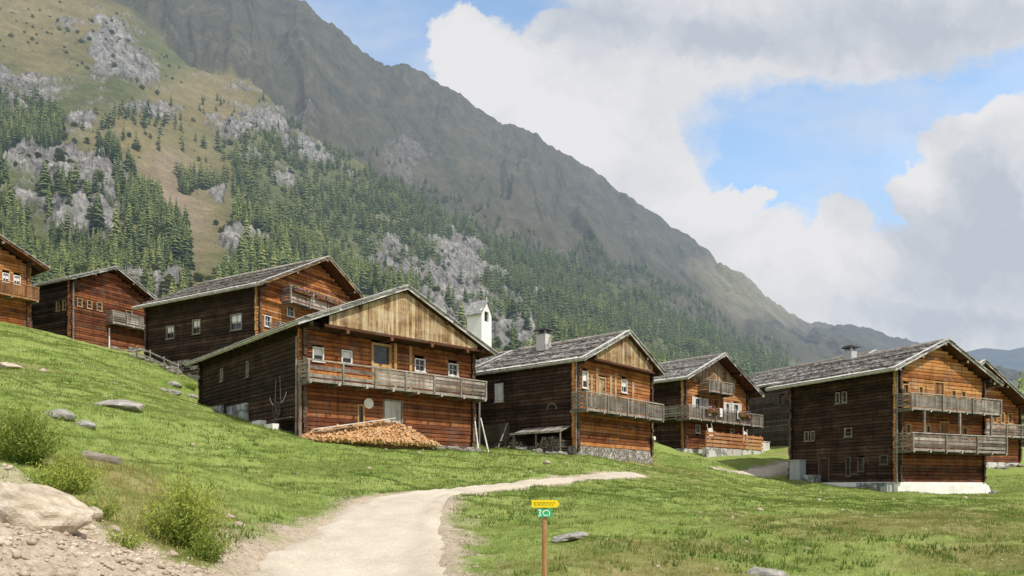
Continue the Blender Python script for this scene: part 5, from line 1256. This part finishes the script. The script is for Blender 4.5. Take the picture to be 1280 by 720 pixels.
# woodshed beside D
ws = empty('woodshed', hD['o'], hD['r']); tag(ws, 'low woodshed with pale plank roof against the dark farmhouse side', 'shed')
m = MB()
for i in range(12): y0_ = .25+3.6*i/12; jz = random.uniform(-.05, .05); m.hexa([(-1.1, y0_, 1.28+jz), (-.05, y0_, 1.62), (-.05, y0_+.29, 1.62), (-1.1, y0_+.29, 1.28+jz)], [(-1.1+jz, y0_, 1.33+jz), (-.05, y0_, 1.67), (-.05, y0_+.29, 1.67), (-1.1+jz, y0_+.29, 1.33+jz)], random.uniform(.4, .9))
m.box(-1.17, -1.12, .2, 4.0, 1.22, 1.33, .95); m.build('shed_roof', M['rail_grey'], ws)
for y_ in (.35, 2.1, 3.8):
    m = MB(); m.tube((-1.02, y_, -.4), (-1.02, y_, 1.26), .06, .05, 8, .5); m.build('shed_post', M['rail_grey'], ws)
m = MB(); m.beam((-.9, 3.9, 1.25), (-1.1, 6.2, .35), .12, .06, .5); m.build('slanting_board', M['log_grey'], ws)
lm = []
for k in range(4):
    mb = MB(); mb.tube((-.45, 0, 0), (.45, 0, 0), .07+.012*k, .066+.01*k, 9, .3, .8); o = mb.build('stacked_log', M['log_grey']); lm.append(o.data); COL.objects.unlink(o); bpy.data.objects.remove(o)
for row in range(6):
    for k in range(22):
        y_ = .45+k*.178+(.09 if row % 2 else 0); z_ = .0+row*.165+random.uniform(-.015, .015)
        if random.random() < .05 or z_ > 1.12-.03*k*.0: continue
        if row > 4+2*math.sin(k*.4) or y_ > 4.2: continue
        w_ = lw(hD, -.55+random.uniform(-.08, .08), y_, z_+.1); o = link(bpy.data.objects.new('stacked_log', lm[(row+k) % 4])); o.location = w_; o.rotation_euler = (0, 0, hD['r']+random.uniform(-.06, .06)); tag(o, 'dark round log stacked inside the lean-to woodshed', 'log', 'logs stacked in the woodshed')
m = MB(); m.box(-.4, .4, -.2, .25, 0, .1, .5); 
w_ = lw(hD, -.3, 1.5, 2.7); m = MB()
for k in range(10):
    a = math.pi*k/9-.2; b = math.pi*(k+1)/9-.2; m.beam((.33*math.cos(a), 0, .3*math.sin(a)), (.33*math.cos(b), 0, .3*math.sin(b)), .06, .07, .8)
o = m.build('horse_collar', M['log_grey']); o.location = w_; o.rotation_euler = (0, 0, hD['r']+math.pi/2); tag(o, 'arched wooden hoop hanging on the dark wall over the woodshed', 'hoop')
for k, (x, y, lb) in enumerate([(-.35, 7.5, 'pale pole leaning on the rear corner beside the grey barn door'), (-.5, 5.15, 'grey pole leaning between barn door and woodshed')]):
    m = MB(); g = gz(*lw(hD, x-.5, y)[:2])-hD['o'].z; m.tube(lw(hD, x-.5, y, g-.05), lw(hD, -.12, y-.1, 2.1), .045, .04, 8, .8); thing_mesh(m, 'wooden_pole', 'rail_grey', lb, 'pole')
# plank fence before E
fn = empty('plank_fence', hE['o'], hE['r']); tag(fn, 'orange plank fence before the farmhouse in the gap', 'fence')
for k in range(8):
    x = .3+k*1.22; g = gz(*lw(hE, x, -1.8)[:2])-hE['o'].z; m = MB(); m.box(x-.05, x+.05, -1.86, -1.74, g-.3, 1.45, .6); m.build('fence_post', M['fence_orange'], fn)
for i in range(4):
    m = MB()
    for k in range(3): m.box(.2+3.0*k+.01, .2+3.0*(k+1)-.01, -1.90, -1.865, .22+i*.3, .43+i*.3, random.uniform(.3, .9))
    m.build('fence_board', M['fence_orange'], fn)
m = MB(); m.box(.1, 9.4, -1.95, -1.6, -1.2, .12, .5); m.build('fence_base', M['plaster'], fn)
w_ = lw(hE, 10.3, -1.3); g = gz(w_.x, w_.y); m = MB(); m.box(-.75, .75, -.25, .25, -.1, .75, .6); m.box(-.8, .8, -.3, .3, .752, .80, .8); o = m.build('storage_box', M['frame_white']); o.location = (w_.x, w_.y, g); o.rotation_euler = (0, 0, hE['r']); tag(o, 'white box standing on the grass right of the orange plank fence', 'box')
for x, lb in ((1.9, 'white folded chair leaning behind the left part of the orange plank fence'), (7.3, 'white folded chair leaning behind the right part of the orange plank fence')):
    c_ = empty('folding_chair', lw(hE, x, -1.3, 1.25), hE['r']); c_.rotation_euler = (-.15, .25 if x > 5 else -.15, hE['r']); tag(c_, lb, 'chair')
    m = MB(); m.box(-.3, .3, 0, .04, .15, .5, .6); m.build('backrest', M['frame_white'], c_); m = MB(); m.box(-.3, .3, .0, .04, -.35, .05, .6); m.build('seat', M['frame_white'], c_)
    for sg in (-1, 1): m = MB(); m.box(sg*.33-.02, sg*.33+.02, 0, .05, -1.0, .85, .6); m.build('leg', M['frame_white'], c_)
# hung laundry on the balcony of E
for k, (x, w_2, mt, lb) in enumerate([(1.6, .55, 'cloth_white', 'white sheet hung leftmost over the balcony rail of the farmhouse in the gap'), (3.4, .45, 'cloth_white', 'white cloth hung beside the balcony door of the farmhouse in the gap'), (6.2, .5, 'cloth_white', 'white cloth hung right of the balcony door of the farmhouse in the gap')]):
    m = MB()
    for j in range(6):
        xa, xb = x+w_2*j/6, x+w_2*(j+1)/6; ya, yb2 = -1.16-.03*math.sin(j*1.9), -1.16-.03*math.sin((j+1)*1.9)
        m.poly([(xa, ya, 2.75), (xb, yb2, 2.75), (xb, -1.15, 3.45), (xa, -1.15, 3.45)], .6)
    o = m.build('laundry', M[mt]); o.location = hE['o']; o.rotation_euler = (0, 0, hE['r']); tag(o, lb, 'laundry')
# grey meter cabinet and crates at the rear corner of F
w_ = lw(hF, -.35, 7.4); m = MB(); m.box(-.45, .45, -.3, .3, -.6, .95, .6); m.box(-.5, .5, -.35, .35, .952, 1.02, .8); m.box(-.02, .02, -.315, -.302, -.2, .9, .2); o = m.build('metal_cabinet', M['metal_grey']); o.location = w_; o.location.z = gz(w_.x, w_.y)+.45; o.rotation_euler = (0, 0, hF['r']+math.pi/2*3); tag(o, 'grey metal cabinet at the rear corner of the tall farmhouse', 'cabinet')
w_ = lw(hF, -.4, 6.1); m = MB(); m.box(-.5, .5, -.3, .3, 0, .55, .6); o = m.build('trough', M['plaster_shade']); o.location = w_; o.location.z = gz(w_.x, w_.y)-.05; o.rotation_euler = (0, 0, hF['r']+math.pi/2); tag(o, 'low grey stone trough beside the metal cabinet', 'trough')
w_ = lw(hF, -.4, 1.3); m = MB(); m.box(-1.1, 1.1, -.28, .28, -.2, .38, .6); o = m.build('stone_bench', M['plaster_shade']); o.location = w_; o.location.z = gz(w_.x, w_.y); o.rotation_euler = (0, 0, hF['r']+math.pi/2); tag(o, 'long grey stone bench along the dark side of the tall farmhouse', 'bench')
# rail fence below B
rfn = empty('rail_fence', hB['o'], hB['r']); tag(rfn, 'short pale rail fence on the stones between the two left farmhouses', 'fence')
for k in range(4):
    y_ = 6.5+k*1.6; g = gz(*lw(hB, -1.5, y_)[:2])-hB['o'].z; m = MB(); m.tube((-1.5, y_, g-.2), (-1.5, y_, g+.95), .06, .05, 7, .7); m.build('fence_post', M['rail_grey'], rfn)
for zz in (.4, .8):
    m = MB()
    for k in range(3):
        ga = gz(*lw(hB, -1.5, 6.5+k*1.6)[:2])-hB['o'].z; gb = gz(*lw(hB, -1.5, 8.1+k*1.6)[:2])-hB['o'].z; m.beam((-1.57, 6.5+k*1.6, ga+zz), (-1.57, 8.1+k*1.6, gb+zz), .05, .1, .8)
    m.build('rail', M['rail_grey'], rfn)
# trees at the right edge behind the last house
for k, (px, Y_, s_, lb) in enumerate([(1276, 105, 11.5, 'green conifer nearest the right edge behind the last farmhouse'), (1320, 100, 13, 'taller green conifer beyond the right edge farmhouse')]):
    x_ = (px-640)/FOC*Y_; o = link(bpy.data.objects.new('conifer_tree', tree_mesh(k, 2))); o.location = (x_, Y_, g1(x_, Y_)-.5); o.scale = (s_*1.2, s_*1.2, s_); tag(o, lb, 'tree')

# juniper and alder shrubs with stones dotted over the open slope behind
n = 3800; uq = rng.uniform(-1.05, .2, n); yq = rng.uniform(200, 900, n); ycq = np.interp(uq, u, Yc)
eq_ = np.interp(uq, u, e0)+(np.interp(uq, u, ec)-np.interp(uq, u, e0))*np.clip((yq-Y0)/(ycq-Y0), 0, 1); pyq = 610-FOC*eq_; pxq = 640+FOC*uq
dn = fbm(uq*yq*.012+9, yq*.012, 4); k_ = (yq < ycq*.99) & (rng.uniform(0, 1, n) < sstep(.45, .66, dn)*.9); uq, yq = uq[k_], yq[k_]; zq = mz(uq, yq)
Vs, Fs, Ts, nb = [], [], [], 0
for i in range(len(uq)):
    V, Fc, T = (VAR[5+i % 2] if yq[i] < 450 else LOW[3]); k = random.choice([1.2, 1.6, 2.2, 3.2, 4.4])*random.uniform(.8, 1.2); a = random.uniform(0, 6.28); c, s2 = math.cos(a), math.sin(a); wd_ = k*random.uniform(1., 2.2)
    Vs.append(np.stack([uq[i]*yq[i]+wd_*(V[:, 0]*c-V[:, 1]*s2), yq[i]+wd_*(V[:, 0]*s2+V[:, 1]*c), zq[i]-.3+k*V[:, 2]], 1)); Fs.append(Fc+nb); nb += len(V); Ts.append(np.clip(T*.5+random.uniform(.1, .6), 0, 1))
tag(np_mesh('mountain_shrubs', np.vstack(Vs), np.vstack(Fs), M['conifer'], tint=np.concatenate(Ts)), 'low shrubs dotted over the open mountain slope', 'shrubs', kind='stuff')


# ------------------------------------------------------------------ camera, sun, sky
cam = bpy.data.cameras.new('camera'); co_ = bpy.data.objects.new('camera', cam); link(co_)
cam.sensor_width = 36; cam.lens = 36*FOC/1280; cam.shift_y = (610-360)/1280; cam.clip_end = 20000; cam.clip_start = .1
co_.location = (0, 0, 0); co_.rotation_euler = (R(90), 0, 0); S.camera = co_
SUN_AZ, SUN_EL = R(-40), R(53)      # azimuth measured from +x towards +y
sd = Vector((math.cos(SUN_EL)*math.cos(SUN_AZ), math.cos(SUN_EL)*math.sin(SUN_AZ), math.sin(SUN_EL)))
sl = bpy.data.lights.new('sun', 'SUN'); sl.energy = 4.2; sl.angle = R(.53); sl.color = (1, .95, .86)
so = link(bpy.data.objects.new('sun', sl)); so.rotation_euler = sd.to_track_quat('Z', 'Y').to_euler(); so.location = (30, -30, 40)
W = bpy.data.worlds.new('World'); S.world = W; W.use_nodes = True; nt = W.node_tree; nt.nodes.clear(); t = NT(nt)
sky = t.n('ShaderNodeTexSky', sky_type='NISHITA', sun_disc=False, sun_elevation=SUN_EL, sun_rotation=math.pi/2-SUN_AZ, altitude=300, dust_density=1.5, ozone_density=1.5)
gen = t.n('ShaderNodeTexCoord').outputs['Generated']
sp = t.n('ShaderNodeSeparateXYZ', {0: gen})
yy = t.math('MAXIMUM', t.math('ABSOLUTE', sp.outputs[1]), .12)
U0 = t.math('DIVIDE', sp.outputs[0], yy); W0 = t.math('DIVIDE', sp.outputs[2], yy)
P0 = t.n('ShaderNodeCombineXYZ', {0: U0, 1: W0, 2: 0.}).outputs[0]
nb_ = t.n('ShaderNodeTexNoise', {'Vector': P0, 'Scale': 3.2, 'Detail': 7., 'Roughness': .62}).outputs['Color']
dsp = t.n('ShaderNodeVectorMath', {0: t.n('ShaderNodeVectorMath', {0: nb_, 1: (.5, .5, .5)}, operation='SUBTRACT').outputs[0], 3: .26}, operation='SCALE')
P1 = t.n('ShaderNodeVectorMath', {0: P0, 1: dsp.outputs[0]}, operation='ADD').outputs[0]
s_ = t.n('ShaderNodeSeparateXYZ', {0: P1}); U1, W1 = s_.outputs[0], s_.outputs[1]
def ell(cx, cy, rx, ry, rot=0.):
    """1 at the centre of a patch of sky, 0 at its rim; columns and rows of the frame turned into directions"""
    a = t.math('SUBTRACT', U1, (cx-640)/FOC); b = t.math('SUBTRACT', W1, (610-cy)/FOC); c, s = math.cos(R(rot)), math.sin(R(rot))
    p = t.math('MULTIPLY_ADD', a, c*FOC/rx, t.math('MULTIPLY', b, -s*FOC/rx)); q = t.math('MULTIPLY_ADD', a, s*FOC/ry, t.math('MULTIPLY', b, c*FOC/ry))
    return t.math('SUBTRACT', 1., t.math('SQRT', t.math('MULTIPLY_ADD', p, p, t.math('MULTIPLY', q, q))))
def mx(L):
    r = L[0]
    for k in L[1:]: r = t.math('MAXIMUM', r, k)
    return r
holes = mx([ell(480, 10, 230, 66, 0), ell(450, 60, 120, 60, 0), ell(1040, 170, 200, 88, 0), ell(1190, 112, 170, 52, -8), ell(965, 205, 115, 70, 0), ell(1030, 245, 120, 55), ell(1110, 175, 90, 60), ell(970, 262, 90, 22), ell(1310, 95, 90, 30), ell(200, -300, 700, 220)])
lumps = mx([ell(610, 110, 95, 80), ell(580, 60, 50, 42), ell(750, 190, 110, 90), ell(900, 255, 62, 28), ell(800, 235, 70, 50), ell(1045, 290, 50, 62), ell(1165, 225, 62, 60), ell(1240, 180, 90, 80), ell(860, 50, 170, 50), ell(730, 40, 80, 40)])
fl = t.noise(P0, 9., 5, .65)
h_ = t.math('SUBTRACT', holes, t.math('MULTIPLY', t.math('MAXIMUM', lumps, 0.), 1.5))
h_ = t.math('ADD', h_, t.math('MULTIPLY', t.math('SUBTRACT', fl, .5), .5))
cov = t.n('ShaderNodeMapRange', {'Value': h_, 'From Min': -.16, 'From Max': .36, 'To Min': 1., 'To Max': 0.}, interpolation_type='SMOOTHSTEP').outputs[0]
wisp = t.math('MULTIPLY', t.n('ShaderNodeMapRange', {'Value': t.noise(t.mapv(P0, (1., 2.4, 1)), 2.6, 4, .62), 'From Min': .36, 'From Max': .74, 'To Min': .10, 'To Max': .55}, interpolation_type='SMOOTHSTEP').outputs[0], 1.)
cov = t.math('MAXIMUM', cov, wisp)
grey = mx([ell(1220, 320, 260, 130), ell(1170,400,200,60), ell(740, 20, 170, 60), ell(1150, 20, 260, 70), ell(1260, 250, 120, 90), ell(900,40,160,40)])
wht = mx([ell(600, 90, 110, 90), ell(700, 170, 110, 90), ell(1150, 200, 60, 60), ell(1260, 120, 70, 50), ell(890,260,100,50), ell(1020,320,120,60)])
cl = t.noise(P1, 3.4, 5, .55)
P2 = t.n('ShaderNodeVectorMath', {0: P1, 1: (.028, .020, 0)}, operation='ADD').outputs[0]
rel = t.math('SUBTRACT', t.noise(P2, 7., 5, .6), t.noise(P1, 7., 5, .6))
g_ = t.math('ADD', t.math('MULTIPLY', t.math('MAXIMUM', grey, 0.), .9), t.math('MULTIPLY', t.math('SUBTRACT', cl, .42), 1.1))
g_ = t.math('ADD', t.math('SUBTRACT', g_, t.math('MULTIPLY', t.math('MAXIMUM', wht, 0.), .7)), t.math('MULTIPLY', rel, 1.3))
g_ = t.n('ShaderNodeMapRange', {'Value': g_, 'From Min': -.25, 'From Max': .8, 'To Min': 0., 'To Max': 1.}).outputs[0]
cc = t.ramp(g_, [(0., (.88,.88,.90)), (.35, (.79,.80,.835)), (.7, (.66,.70,.765)), (1., (.56,.62,.70))])
skyc = t.mix(1., sky.outputs[0], (1.80, 1.98, 1.88, 1.), 'MULTIPLY')
bg1 = t.n('ShaderNodeBackground', {'Color': skyc, 'Strength': .15}).outputs[0]
bg2 = t.n('ShaderNodeBackground', {'Color': cc, 'Strength': .92}).outputs[0]
mixw = t.n('ShaderNodeMixShader', {0: cov, 1: bg1, 2: bg2}).outputs[0]
t.n('ShaderNodeOutputWorld', {'Surface': mixw})
W.cycles.sampling_method = 'MANUAL'; W.cycles.sample_map_resolution = 256
S.view_settings.view_transform = 'Standard'; S.view_settings.look = 'None'; S.view_settings.exposure = 0
S.render.engine = 'CYCLES'; S.cycles.use_denoising = True; S.cycles.max_bounces = 5; S.cycles.transparent_max_bounces = 4
S.cycles.diffuse_bounces = 3
try: S.cycles.denoising_prefilter = 'ACCURATE'
except Exception: pass
S.render.film_transparent = False
